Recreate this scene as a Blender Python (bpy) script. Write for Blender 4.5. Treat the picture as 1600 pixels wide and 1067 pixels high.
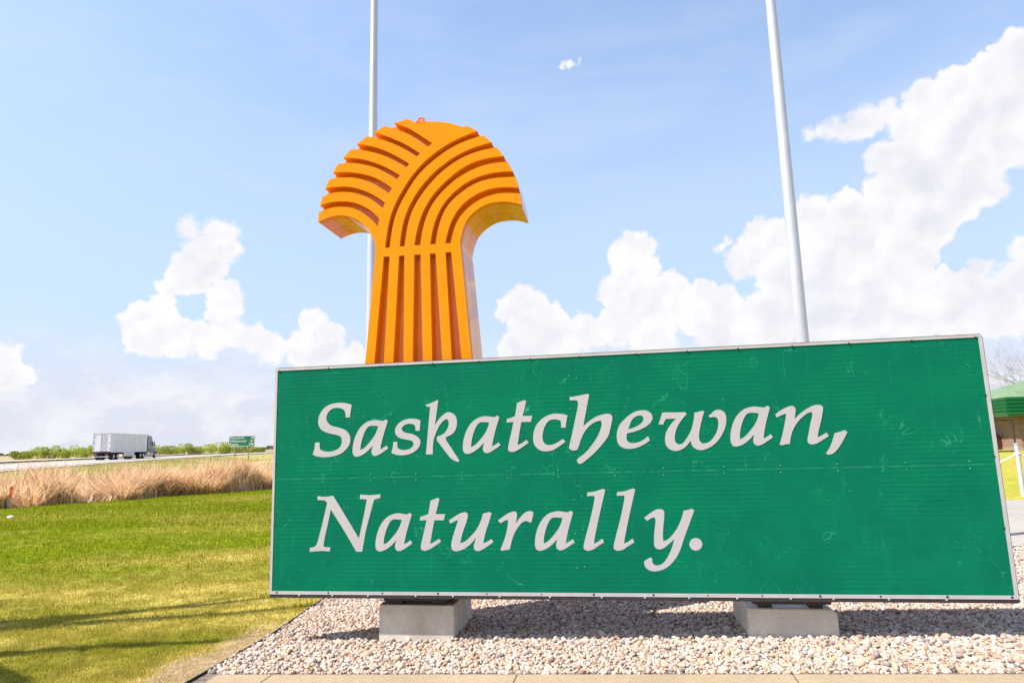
import bpy, bmesh, math, random
import numpy as np
from mathutils import Vector, Matrix
from mathutils.geometry import tessellate_polygon

random.seed(7)
RNG = np.random.default_rng(11)
R = math.radians
for o in list(bpy.data.objects):
    bpy.data.objects.remove(o)
scene = bpy.context.scene
COL = scene.collection

# ---------------------------------------------------------------- camera
PITCH, ROLL, CAM_H = 0.1543, -0.0246, 1.65
cam_data = bpy.data.cameras.new('camera')
cam_data.sensor_width = 36.0
cam_data.sensor_fit = 'HORIZONTAL'
cam_data.lens = 1016.5 / 1600 * 36
cam_data.clip_start = 0.05
cam_data.clip_end = 20000
cam = bpy.data.objects.new('camera', cam_data)
COL.objects.link(cam)
_f = Vector((0, math.cos(PITCH), math.sin(PITCH)))
_u0 = Vector((0, -math.sin(PITCH), math.cos(PITCH)))
_x0 = Vector((1, 0, 0))
_rt = _x0 * math.cos(ROLL) + _u0 * math.sin(ROLL)
_up = _u0 * math.cos(ROLL) - _x0 * math.sin(ROLL)
_m = Matrix((_rt, _up, -_f)).transposed().to_4x4()
_m.translation = (0, 0, CAM_H)
cam.matrix_world = _m
scene.camera = cam

# ---------------------------------------------------------------- frame of the big sign
YAW = -0.1536                                   # the sign turns its right end to the viewer
AX = Vector((math.cos(YAW), math.sin(YAW), 0))  # along the sign
NB = Vector((-math.sin(YAW), math.cos(YAW), 0))  # away behind the sign
ORG = Vector((-2.339, 6.4034, 0))               # under its left end
SIGN_ROLL = 0.0041
SIGN_W, SIGN_H = 6.3835, 2.13
SUN_ALONG, SUN_BACK = 0.66, 0.35                # ground shift of a shadow per metre of height


def SP(s, t, z):
    return ORG + AX * s + NB * t + Vector((0, 0, z))


# ---------------------------------------------------------------- light
to_sun = (Vector((0, 0, 1)) - AX * SUN_ALONG - NB * SUN_BACK).normalized()
SUN_EL = math.asin(to_sun.z)
SUN_AZ = math.atan2(to_sun.x, to_sun.y)         # clockwise from +Y
sun_data = bpy.data.lights.new('sun', 'SUN')
sun_data.energy = 4.8
sun_data.angle = R(0.53)
sun_data.color = (1.0, 0.95, 0.87)
sun = bpy.data.objects.new('sun', sun_data)
sun.rotation_euler = to_sun.to_track_quat('Z', 'Y').to_euler()
sun.location = (-30, -10, 40)
COL.objects.link(sun)
scene.view_settings.view_transform = 'Standard'
scene.view_settings.look = 'None'
scene.view_settings.gamma = 1.0
scene.view_settings.exposure = 1.05
scene.view_settings.use_curve_mapping = False

CLOUDS = '''-27.120,17.421,0.798 -25.162,17.344,1.014 -24.134,17.250,0.920 -23.892,16.154,0.924 -25.961,15.952,1.213 -26.811,15.012,1.106 -25.378,14.695,1.221 -27.434,13.550,1.002
-26.043,13.673,1.013 -28.353,12.818,0.696 -28.480,11.812,0.596 -24.232,12.640,1.029 -24.085,11.413,1.134 -24.867,11.775,0.717 -24.269,10.062,1.339 -23.375,9.380,1.244
-29.944,10.314,1.079 -28.856,10.491,1.090 -30.720,9.574,0.973 -30.317,8.525,1.074 -29.046,9.091,1.483 -27.649,8.769,1.302 -26.330,8.835,1.114 -25.099,8.379,1.023
-21.691,8.818,1.259 -20.525,8.169,1.268 -17.255,10.506,0.970 -15.916,9.459,0.977 -18.240,8.223,1.286 -16.097,7.883,1.517 -13.698,7.471,1.205 -38.128,6.569,0.979
-37.803,5.560,1.160 0.781,12.397,1.462 2.144,11.795,1.237 -0.275,11.636,1.126 1.643,10.403,1.689 3.930,10.384,1.237 11.021,16.328,1.427 11.712,16.600,1.204
9.872,15.975,0.992 10.797,14.318,1.544 11.892,14.896,1.317 9.537,12.798,1.442 11.256,12.523,1.876 13.695,12.733,1.422 14.670,12.656,1.089 12.598,10.890,1.870
14.243,11.050,1.530 9.558,9.908,1.778 6.672,9.376,1.567 12.480,8.857,1.982 3.981,8.639,1.686 0.549,8.010,1.578 17.069,11.696,1.293 18.206,10.736,1.822
16.318,10.024,1.624 20.141,14.381,1.373 21.414,15.540,1.359 21.513,16.724,1.042 22.893,15.709,1.655 23.702,13.070,2.374 26.045,17.474,1.409 26.533,16.090,1.809
28.598,17.132,1.675 28.837,14.968,2.270 26.218,12.748,2.631 31.076,18.398,1.248 31.361,16.566,1.633 31.570,20.474,1.329 33.126,20.390,1.682 33.804,18.557,1.958
33.179,22.679,1.390 30.610,23.508,1.138 29.639,23.459,0.957 28.701,23.438,0.821 27.893,23.428,0.681 27.125,23.450,0.538 26.348,23.468,0.394 31.726,23.785,0.937
34.425,23.790,1.457 36.657,24.109,1.507 37.480,22.463,1.854 38.722,24.230,1.468 40.768,24.663,2.012 39.619,21.892,1.979 36.243,20.824,2.252 39.160,19.784,1.916
36.945,18.167,2.069 35.751,16.723,1.830 33.441,15.347,2.072 37.712,16.896,1.161 32.168,13.673,1.818 30.940,12.566,1.746 29.616,10.692,2.163 25.917,9.470,2.235
28.229,8.766,2.191 31.857,10.727,1.442 34.027,10.648,1.221 35.923,10.400,1.102 36.636,11.297,0.637 39.176,12.271,0.969 38.646,10.224,1.507 34.823,8.508,1.859
37.782,8.379,1.971 31.619,8.431,1.926 42.602,22.566,2.878 43.291,17.785,2.472 42.026,10.484,2.533 21.821,9.458,2.305 18.175,8.158,1.929 18.593,15.931,0.266
19.083,16.139,0.212 18.154,15.715,0.160 5.640,31.710,0.052 6.248,31.765,0.103 6.976,31.809,0.052'''
GLYPHS = {
    'S': 'c796,1746 c779,1625 c735,1626 735,1656 723,1694 692,1713 649,1721 606,1716 570,1694 546,1657 541,1617 556,1582 596,1551 664,1533 725,1511 768,1475 785,1432 781,1381 751,1331 697,1287 625,1264 546,1255 473,1260 430,1271 c406,1286 422,1334 c429,1397 c476,1395 476,1355 487,1327 521,1312 570,1306 624,1314 666,1333 693,1366 700,1409 689,1443 646,1462 585,1477 524,1497 483,1524 461,1568 457,1608 472,1666 508,1716 556,1749 618,1766 685,1770 746,1761',
    'a': '1143,1593 1155,1584 c1160,1576 1131,1491 1103,1397 c1085,1315 1117,1329 c1148,1350 c1164,1321 1113,1289 1075,1266 1037,1254 1011,1263 999,1288 1003,1323 c1012,1352 965,1306 917,1272 875,1255 843,1252 819,1268 809,1306 818,1383 842,1455 877,1515 920,1557 968,1582 1026,1592 1074,1586 c1114,1580 1131,1590|c1064,1532 1016,1538 973,1534 940,1499 911,1434 893,1367 c888,1314 927,1332 974,1378 1022,1436 1050,1489',
    's': 'c1482,1572 1477,1525 c1473,1477 c1433,1478 1430,1513 1418,1534 1385,1545 1348,1543 1315,1528 1298,1504 1305,1481 1338,1462 1399,1449 1446,1425 1476,1391 1475,1346 1445,1303 1393,1271 1333,1256 1276,1255 1229,1264 c1194,1279 1208,1327 c1215,1381 c1254,1380 c1254,1326 1281,1309 1323,1302 1366,1309 1398,1328 1413,1355 1403,1380 1366,1394 1309,1405 1265,1422 1236,1456 1232,1492 1248,1532 1286,1567 1334,1586 1390,1593 1442,1587',
    'k': 'c1657,1761 1641,1652 c1621,1526 1658,1575 1701,1617 1744,1640 1787,1632 1823,1599 1834,1545 1824,1487 1790,1439 c1728,1410 1727,1385 1776,1309 c1852,1191 1840,1181 1810,1190 1769,1216 1721,1275 1674,1338 1641,1382 1641,1411 1650,1420 1699,1439 1736,1478 1755,1531 1748,1566 1734,1577 1701,1559 1664,1516 1626,1441 1604,1366 c1597,1254 c1532,1256 1553,1467 c1577,1701 1555,1697 c1529,1715 1586,1734',
    't': 'c2471,1726 c2493,1719 2474,1647 c2455,1581 c2544,1580 c2531,1525 c2442,1527 2420,1424 c2401,1317 2448,1339 c2484,1363 c2503,1337 2452,1303 2395,1270 2351,1257 2320,1266 2311,1291 2326,1361 2348,1443 c2368,1529 c2303,1526 c2308,1559 2348,1569 c2385,1584 2398,1650 c2407,1702',
    'c': 'c2869,1571 2856,1520 c2847,1462 c2807,1463 c2805,1522 2784,1534 2752,1540 2714,1537 2681,1515 2653,1471 2636,1412 2633,1366 2646,1331 2673,1313 2711,1312 2758,1328 c2818,1361 c2841,1337 2784,1298 2723,1265 2657,1255 2602,1268 2563,1304 2547,1350 2550,1415 2576,1488 2625,1542 2678,1575 2740,1591 2796,1590 2838,1583',
    'h': 'c3057,1762 c3073,1750 3044,1628 c3007,1470 3075,1523 3148,1560 3220,1575 3258,1566 3271,1536 3257,1472 3226,1377 3168,1302 3100,1233 3033,1178 2974,1138 2945,1145 2937,1170 2957,1192 3017,1235 3085,1310 3140,1392 3170,1468 3171,1507 3159,1514 3100,1497 3032,1441 2983,1358 2954,1282 2937,1260 2908,1256 2879,1268 2871,1287 2900,1393 2935,1528 2968,1664 2963,1700 c2943,1707 c2895,1708 c2894,1737 2968,1746',
    'e': '3547,1595 3589,1585 3618,1558 3626,1524 3609,1486 3572,1454 3513,1425 3450,1405 c3394,1395 3387,1354 3396,1325 3426,1309 3474,1311 3527,1329 c3578,1365 c3590,1326 3534,1291 3466,1264 3404,1257 3352,1267 3316,1297 3302,1343 3306,1405 3332,1471 3381,1523 3435,1564 3489,1589|c3407,1431 3457,1443 3511,1470 3539,1498 3545,1527 3530,1547 3501,1548 3467,1534 3437,1501',
    'w': 'c3912,1565 c3923,1547 3885,1507 3849,1459 3820,1403 3808,1346 3813,1304 3842,1285 3876,1297 3911,1338 3947,1394 3973,1464 3986,1521 c3991,1559 4019,1562 4055,1571 c4077,1567 4057,1513 4034,1438 4017,1364 4018,1317 4037,1290 4069,1289 4107,1305 4146,1346 4176,1401 4188,1457 4185,1495 4168,1512 4145,1514 c4124,1510 c4109,1526 4138,1546 4163,1569 4200,1576 4236,1562 4256,1530 4258,1478 4241,1413 4206,1349 4161,1294 4103,1253 4042,1231 3996,1235 3961,1257 3947,1286 c3944,1316 3902,1268 3853,1237 3802,1228 3756,1246 3728,1282 3723,1330 3732,1382 3759,1433 3794,1477 c3829,1509 3783,1511 3745,1509 3730,1494 c3716,1462 c3675,1464 3693,1512 3708,1554 3723,1568 3819,1566',
    'n': 'c4669,1517 4715,1550 4765,1575 4808,1587 4833,1578 4842,1550 4834,1511 c4827,1475 4872,1515 4932,1557 4990,1584 5037,1588 5061,1574 5065,1549 5043,1460 5017,1383 c4998,1314 5030,1325 c5074,1351 c5091,1321 5036,1288 4987,1261 4945,1254 4921,1265 4915,1292 4932,1357 4953,1434 4973,1497 c4973,1528 4938,1520 4888,1485 4841,1437 4804,1380 4782,1322 c4767,1262 4737,1261 4703,1254 c4684,1260 4711,1334 4740,1431 4758,1504 c4755,1521 4726,1512 c4681,1491',
    ',': 'c5138,1343 5180,1353 c5222,1366 c5243,1350 5205,1286 5163,1225 5117,1178 5079,1164 c5052,1174 5084,1217 5115,1279',
    'N': 'c463,892 543,885 c619,895 740,715 c880,501 921,684 951,827 952,853 926,857 c887,860 c889,900 988,893 c1087,900 c1085,865 1043,857 1022,835 983,700 946,564 c913,383 c855,383 742,560 c598,768 572,641 543,515 c531,430 563,424 c599,424 c594,387 495,390 c394,382 c395,419 438,427 462,450 477,493 516,636 551,786 560,827 544,846 518,854 c464,856',
    'u': 'c1745,656 1797,688 1844,714 1889,727 1914,720 1923,701 1908,639 1876,558 1855,487 c1848,455 1890,468 1941,510 1992,562 2028,618 2049,666 c2064,712 2095,720 2123,725 c2144,715 2118,637 2086,552 c2060,455 2094,464 c2136,489 c2155,464 2104,429 2048,396 2008,384 1981,396 1973,425 1982,462 c1996,501 1945,448 1894,411 1843,390 1803,383 1773,397 1763,426 1769,473 1790,544 1817,616 c1830,658 1797,647 c1759,627',
    'r': 'c2201,652 2254,687 2304,715 2349,728 2371,719 2377,695 2370,658 c2365,625 2401,671 2442,711 2482,728 2511,728 2525,713 2517,675 c2507,637 2493,630 2474,640 2450,643 2420,629 2384,591 2348,535 2322,470 c2301,397 2265,393 2233,387 c2217,398 2248,465 2274,540 2291,616 c2292,656 2262,647 c2225,626',
    'l': 'c3157,914 c3176,905 3149,811 3104,651 3067,509 c3054,446 3089,459 c3128,487 c3144,456 3087,421 3038,392 2995,385 2968,398 2964,428 2989,516 3032,651 3072,800 3079,845 3066,854 c3012,852 c3017,885 3080,891',
    'y': 'c3500,660 3552,696 3603,726 3640,733 3670,722 3676,691 3664,606 3653,521 c3653,461 3685,473 3724,503 3777,569 3818,647 c3842,717 3872,722 c3915,732 c3931,717 3882,604 3832,490 3782,370 3722,287 3652,233 3571,211 3517,221 3485,251 c3479,294 3510,314 c3536,326 c3549,318 3551,281 3575,262 3611,263 3649,287 3682,329 3717,395 c3749,479 3701,440 3657,407 3613,393 3581,410 3573,449 3582,540 3597,625 c3592,662 3568,659 c3526,634',
    '.': '3979,434 3960,397 3921,382 3884,398 3871,435 3889,472 3928,487 3966,471',
}
SHEAF = dict(
    u2='1048,4961 1119,4934 1209,4893 1303,4844 1406,4774 1515,4684',
    l1='1150,4987 1303,4914 1406,4840 1563,4719',
    u1='1299,5012 1375,4971 1513,4868 1643,4760',
    l2='928,4902 1056,4854 1182,4790 1238,4760 1335,4695 1435,4620',
    u3='849,4864 928,4847 1060,4795 1182,4734 1286,4669 1396,4588',
    l3='740,4790 879,4760 1028,4702 1175,4618 1319,4519',
    u4='678,4739 764,4728 929,4678 1061,4623 1182,4553 1286,4483',
    l4='593,4651 719,4637 864,4598 1029,4524 1127,4465 1219,4401',
    u5='540,4589 627,4591 766,4571 931,4518 1062,4446 1184,4362',
    l5='481,4498 624,4492 774,4464 932,4408 1063,4326 1130,4269',
    u6='440,4422 510,4435 643,4430 768,4406 932,4335 1102,4216',
    l6='399,4326 472,4338 605,4334 737,4307 901,4234 1057,4123',
    u7='371,4243 434,4265 522,4276 606,4274 737,4248 901,4173 1035,4063',
    l7='347,4146 422,4168 508,4177 640,4170 772,4129 902,4049 997,3954',
    u8='333,4069 388,4094 509,4116 641,4106 773,4059 903,3960 982,3868',
    l8='330,3971 445,4011 564,4023 675,4001 774,3949 840,3892 903,3817',
    lo='903,3817 929,3758 949,3697 957,3638',
    cap='1375,4971 1431,4976 1497,4974 1625,4958 1752,4927 1900,4865',
    b1='1643,4760 1764,4814 1900,4865',
    R1l='2037,4804 1924,4774 1797,4726 1687,4674 1533,4577 1416,4471 1320,4357 1238,4233 1156,4090 1099,3923 1074,3755 1058,3640',
    R1r='2074,4746 1923,4714 1796,4666 1715,4624 1610,4557 1495,4469 1388,4366 1296,4222 1208,4072 1150,3919 1123,3751 1109,3636',
    R2l='2184,4667 2047,4643 1921,4607 1795,4550 1749,4524 1622,4439 1524,4354 1405,4219 1322,4083 1254,3924 1224,3744 1214,3642',
    R2r='2220,4605 2078,4594 1920,4552 1795,4492 1684,4420 1591,4340 1469,4207 1374,4067 1309,3919 1279,3740 1267,3641',
    R3l='2305,4509 2169,4506 2045,4488 1919,4446 1813,4383 1719,4310 1601,4205 1506,4081 1425,3923 1381,3732 1368,3643',
    R3r='2340,4442 2198,4445 2043,4418 1918,4366 1811,4309 1759,4268 1637,4165 1551,4053 1480,3906 1443,3727 1432,3641',
    R4l='2395,4336 2289,4346 2165,4339 2042,4315 1916,4265 1784,4175 1669,4054 1587,3903 1545,3720 1534,3642',
    R4r='2415,4275 2257,4286 2103,4274 1978,4233 1884,4176 1797,4114 1706,4026 1637,3881 1601,3716 1590,3639',
    R5l='2445,4161 2315,4182 2193,4181 2070,4154 1945,4094 1836,4003 1748,3865 1703,3708 1690,3641',
    R5r='2459,4096 2314,4121 2192,4114 2069,4078 1957,4018 1861,3927 1801,3844 1760,3704 1747,3639',
    ro='2469,3982 2372,4015 2281,4029 2159,4023 2067,3992 1974,3930 1911,3859 1878,3787 1855,3710 1841,3640',
    tipR='1940,4870 2105,4746 2184,4668 2242,4600 2305,4510 2347,4440 2395,4337 2423,4272 2445,4163 2459,4096 2469,3982',
    btop='957,3638 1058,3640 1109,3636 1214,3642 1267,3641 1368,3643 1432,3641 1534,3642 1590,3639 1690,3641 1747,3639 1841,3640',
    bbot='956,3546 1046,3547 1110,3547 1208,3545 1266,3545 1368,3545 1434,3546 1530,3543 1590,3546 1692,3546 1751,3547 1851,3547',
    foot='861,2457 955,2456 1055,2457 1151,2460 1256,2462 1351,2465 1453,2465 1548,2465 1650,2465 1745,2466 1844,2466 1941,2465',
    lmid='956,3546 939,3359 925,3204',
    rmid='1851,3547 1872,3298 1885,3146',
)
# ---------------------------------------------------------------- world: clear air with cumulus
world = bpy.data.worlds.new('World')
scene.world = world
world.use_nodes = True
wt = world.node_tree
wt.nodes.clear()


class NT:
    """tiny helper to write node graphs as expressions"""
    def __init__(self, tree):
        self.t = tree

    def node(self, kind, **kw):
        n = self.t.nodes.new(kind)
        for k, v in kw.items():
            setattr(n, k, v)
        return n

    def put(self, sock, v):
        if v is None:
            return
        if isinstance(v, bpy.types.NodeSocket):
            self.t.links.new(v, sock)
        else:
            sock.default_value = v

    def m(self, op, a, b=None, c=None, clamp=False):
        n = self.node('ShaderNodeMath', operation=op, use_clamp=clamp)
        for s, v in zip(n.inputs, (a, b, c)):
            self.put(s, v)
        return n.outputs[0]

    def v(self, op, a, b=None, scale=None):
        n = self.node('ShaderNodeVectorMath', operation=op)
        self.put(n.inputs[0], a)
        self.put(n.inputs[1], b)
        if scale is not None:
            self.put(n.inputs['Scale'], scale)
        return n.outputs['Value'] if op in ('DISTANCE', 'LENGTH', 'DOT_PRODUCT') else n.outputs[0]

    def noise(self, vec, scale, detail=4.0, rough=0.55, out='Fac', dist=0.0, dims='3D'):
        n = self.node('ShaderNodeTexNoise', noise_dimensions=dims)
        self.put(n.inputs['Vector'], vec)
        n.inputs['Scale'].default_value = scale
        n.inputs['Detail'].default_value = detail
        n.inputs['Roughness'].default_value = rough
        n.inputs['Distortion'].default_value = dist
        return n.outputs[out]

    def smooth(self, x, lo, hi, a=0.0, b=1.0):
        n = self.node('ShaderNodeMapRange', interpolation_type='SMOOTHSTEP')
        for s, v in zip(n.inputs, (x, lo, hi, a, b)):
            self.put(s, v)
        return n.outputs[0]

    def mix(self, f, a, b, blend='MIX'):
        n = self.node('ShaderNodeMix', data_type='RGBA', blend_type=blend)
        self.put(n.inputs['Factor'], f)
        self.put(n.inputs[6], a)
        self.put(n.inputs[7], b)
        return n.outputs[2]

    def ramp(self, f, stops):
        n = self.node('ShaderNodeValToRGB')
        self.put(n.inputs[0], f)
        el = n.color_ramp.elements
        while len(el) < len(stops):
            el.new(0.5)
        for e, (p, c) in zip(el, stops):
            e.position = p
            e.color = (*c, 1)
        return n.outputs[0]


def build_world():
    w = NT(wt)
    out = w.node('ShaderNodeOutputWorld')
    bg = w.node('ShaderNodeBackground')
    wt.links.new(bg.outputs[0], out.inputs[0])
    sky = w.node('ShaderNodeTexSky', sky_type='NISHITA')
    sky.sun_disc = False
    sky.sun_elevation = SUN_EL
    sky.sun_rotation = SUN_AZ
    sky.altitude = 580
    sky.air_density = 1.0
    sky.dust_density = 1.6
    sky.ozone_density = 1.4
    d = w.node('ShaderNodeTexCoord').outputs['Generated']
    sep = w.node('ShaderNodeSeparateXYZ')
    w.put(sep.inputs[0], d)
    el = w.m('ARCSINE', sep.outputs[2])                      # radians
    deg = math.pi / 180
    # billow the lookup direction so that the outlines break up
    warp = w.v('SUBTRACT', w.noise(d, 26.0, 5, 0.6, 'Color'), (0.5, 0.5, 0.5))
    dw = w.v('ADD', d, w.v('SCALE', warp, None, 0.030))
    warp2 = w.v('SUBTRACT', w.noise(d, 95.0, 4, 0.6, 'Color'), (0.5, 0.5, 0.5))
    dw = w.v('ADD', dw, w.v('SCALE', warp2, None, 0.010))
    F = None
    for tok in CLOUDS.split():
        a, e, r = (float(q) * deg for q in tok.split(','))
        c = (math.sin(a) * math.cos(e), math.cos(a) * math.cos(e), math.sin(e))
        sd = w.m('SUBTRACT', r, w.v('DISTANCE', dw, c))
        F = sd if F is None else w.m('MAXIMUM', F, sd)
    # the same weather goes on all round, beyond the framed part of the sky
    n_far = w.noise(w.v('MULTIPLY', d, (1, 1, 1.9)), 3.1, 7, 0.55)
    view = w.v('DOT_PRODUCT', d, (0.0, math.cos(R(11)), math.sin(R(11))))
    far = w.m('MULTIPLY', w.m('SUBTRACT', n_far, w.smooth(el, R(2), R(50), 0.53, 0.63)), 0.5)
    far = w.m('SUBTRACT', far, w.smooth(view, 0.60, 0.72, 0.0, 0.4))
    F = w.m('MAXIMUM', F, far)
    fine = w.noise(d, 60.0, 6, 0.62)
    F = w.m('ADD', F, w.m('MULTIPLY_ADD', w.m('SUBTRACT', fine, 0.5), 0.022, 0.0045))
    soft = w.smooth(w.noise(d, 8.0, 2, 0.5), 0.35, 0.7, 0.003, 0.011)
    cum = w.smooth(F, -0.0015, soft)
    # low layer of distant cloud and haze along the horizon
    lay_n = w.noise(w.v('MULTIPLY', dw, (1, 1, 2.2)), 6.0, 7, 0.6)
    lay_e = w.m('ADD', el, w.m('MULTIPLY', w.m('SUBTRACT', lay_n, 0.5), 0.20))
    lay = w.m('MULTIPLY', w.smooth(lay_e, R(3.0), R(11.0), 1.0, 0.0), 0.9)
    veil_n = w.noise(w.v('MULTIPLY', d, (1.0, 2.0, 4.0)), 2.6, 6, 0.6, dist=0.4)
    veil = w.m('MULTIPLY', w.smooth(veil_n, 0.36, 0.80), w.smooth(el, R(10), R(60), 0.36, 0.26))
    # light and shade of the heaps: sunlit flanks towards the sun, greyer hollows
    off = to_sun * 0.012
    b0 = w.noise(dw, 15.0, 4, 0.5)
    b1 = w.noise(w.v('ADD', dw, tuple(off)), 15.0, 4, 0.5)
    relief = w.m('MULTIPLY', w.m('SUBTRACT', b0, b1), 3.4)
    big = w.noise(d, 11.0, 4, 0.55)
    lit = w.m('ADD', w.m('ADD', relief, w.m('MULTIPLY', w.m('SUBTRACT', big, 0.5), 1.7)), 0.60, clamp=True)
    deep = w.smooth(F, 0.002, 0.05, 1.0, 0.36)
    lit = w.m('MULTIPLY', w.m('ADD', lit, deep), 0.5, clamp=True)
    ccol = w.mix(lit, (0.335, 0.345, 0.405, 1), (0.500, 0.495, 0.50, 1))
    lcol = w.mix(w.smooth(w.noise(w.v('MULTIPLY', dw, (1, 1, 1.8)), 13.0, 6, 0.6), 0.36, 0.66), (0.372, 0.382, 0.435, 1), (0.452, 0.450, 0.472, 1))
    base = w.v('SCALE', sky.outputs[0], None, SKY_STRENGTH)
    base = w.mix(veil, base, (0.41, 0.435, 0.49, 1))
    haze = w.smooth(el, R(4), R(42), 0.85, 0.12)
    base = w.mix(haze, base, (0.285, 0.352, 0.462, 1))
    base = w.mix(lay, base, lcol)
    col = w.mix(cum, base, ccol)
    # below the horizon plain earthy bounce
    col = w.mix(w.smooth(el, R(-1.5), R(-0.2), 1.0, 0.0), col, (0.16, 0.15, 0.10, 1))
    wt.links.new(col, bg.inputs[0])
    bg.inputs[1].default_value = 1.0


SKY_STRENGTH = 0.15
build_world()

world.cycles.sampling_method = 'MANUAL'
world.cycles.sample_map_resolution = 512

# ---------------------------------------------------------------- helpers
def link(o, parent=None):
    COL.objects.link(o)
    if parent is not None:
        o.parent = parent
    return o


def tag(o, label=None, cat=None, group=None, kind=None):
    for k, v in (('label', label), ('category', cat), ('group', group), ('kind', kind)):
        if v:
            o[k] = v
    return o


def empty(name, loc, rz=0.0, **kw):
    o = bpy.data.objects.new(name, None)
    o.empty_display_size = 0.2
    o.location = loc
    o.rotation_euler = (0, 0, rz)
    link(o)
    return tag(o, **kw)


class MB:
    """collects vertices and faces for ONE mesh object"""
    def __init__(self):
        self.v, self.f = [], []

    def add(self, vs, fs):
        b = len(self.v)
        self.v += [tuple(q) for q in vs]
        self.f += [tuple(b + i for i in q) for q in fs]
        return self

    def box(self, a, b, mtx=None):
        x0, y0, z0 = a
        x1, y1, z1 = b
        vs = [Vector(q) for q in ((x0, y0, z0), (x1, y0, z0), (x1, y1, z0), (x0, y1, z0),
                                  (x0, y0, z1), (x1, y0, z1), (x1, y1, z1), (x0, y1, z1))]
        if mtx is not None:
            vs = [mtx @ q for q in vs]
        return self.add(vs, ((0, 3, 2, 1), (4, 5, 6, 7), (0, 1, 5, 4), (1, 2, 6, 5), (2, 3, 7, 6), (3, 0, 4, 7)))

    def prism(self, outline, fn, d0, d1):
        """outline of 2D points, fn(u, v, depth) -> point, from depth d0 to d1"""
        n = len(outline)
        area = sum(outline[i][0] * outline[(i + 1) % n][1] - outline[(i + 1) % n][0] * outline[i][1] for i in range(n))
        if area < 0:
            outline = outline[::-1]
        vs = [fn(u, v, d0) for u, v in outline] + [fn(u, v, d1) for u, v in outline]
        fs = [tuple(range(n)), tuple(range(2 * n - 1, n - 1, -1))]
        fs += [(i, i + n, (i + 1) % n + n, (i + 1) % n) for i in range(n)]
        return self.add(vs, fs)

    def tube(self, pts, rads, n=8, caps=True):
        pts = [Vector(q) for q in pts]
        if not hasattr(rads, '__len__'):
            rads = [rads] * len(pts)
        b = len(self.v)
        t0 = (pts[1] - pts[0]).normalized()
        ref = Vector((1, 0, 0)) if abs(t0.x) < 0.8 else Vector((0, 1, 0))
        for i, q in enumerate(pts):
            t = (pts[min(i + 1, len(pts) - 1)] - pts[max(i - 1, 0)]).normalized()
            e1 = (ref - t * ref.dot(t)).normalized()
            e2 = t.cross(e1)
            for k in range(n):
                a = 2 * math.pi * k / n
                self.v.append(tuple(q + (e1 * math.cos(a) + e2 * math.sin(a)) * rads[i]))
        for i in range(len(pts) - 1):
            for k in range(n):
                k2 = (k + 1) % n
                self.f.append((b + i * n + k, b + i * n + k2, b + (i + 1) * n + k2, b + (i + 1) * n + k))
        if caps:
            self.f.append(tuple(b + k for k in range(n - 1, -1, -1)))
            e = b + (len(pts) - 1) * n
            self.f.append(tuple(e + k for k in range(n)))
        return self

    def build(self, name, mat, parent=None, smooth=None, bevel=None):
        me = bpy.data.meshes.new(name)
        me.from_pydata(self.v, [], self.f)
        if bevel:
            bm = bmesh.new()
            bm.from_mesh(me)
            ed = [e for e in bm.edges if len(e.link_faces) == 2 and e.calc_face_angle(0) > 0.6]
            bmesh.ops.bevel(bm, geom=ed, offset=bevel, segments=2, affect='EDGES', profile=0.5)
            bm.to_mesh(me)
            bm.free()
        if mat is not None:
            me.materials.append(mat)
        if smooth:
            me.shade_smooth()
            me.set_sharp_from_angle(angle=R(smooth))
        me.update()
        o = bpy.data.objects.new(name, me)
        return link(o, parent)


def np_mesh(name, V, F, mat, parent=None, cols=None, smooth=False):
    """V (n,3) float, F (m,3|4) int, cols (n,3) point colours"""
    me = bpy.data.meshes.new(name)
    k = F.shape[1]
    me.vertices.add(len(V))
    me.vertices.foreach_set('co', V.astype(np.float32).ravel())
    me.loops.add(F.size)
    me.loops.foreach_set('vertex_index', F.astype(np.int32).ravel())
    me.polygons.add(len(F))
    me.polygons.foreach_set('loop_start', (np.arange(len(F)) * k).astype(np.int32))
    if cols is not None:
        a = me.color_attributes.new('tint', 'FLOAT_COLOR', 'POINT')
        c4 = np.ones((len(V), 4), np.float32)
        c4[:, :3] = cols
        a.data.foreach_set('color', c4.ravel())
    me.materials.append(mat)
    me.update(calc_edges=True)
    if smooth:
        me.shade_smooth()
    me.validate()
    o = bpy.data.objects.new(name, me)
    return link(o, parent)


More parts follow.
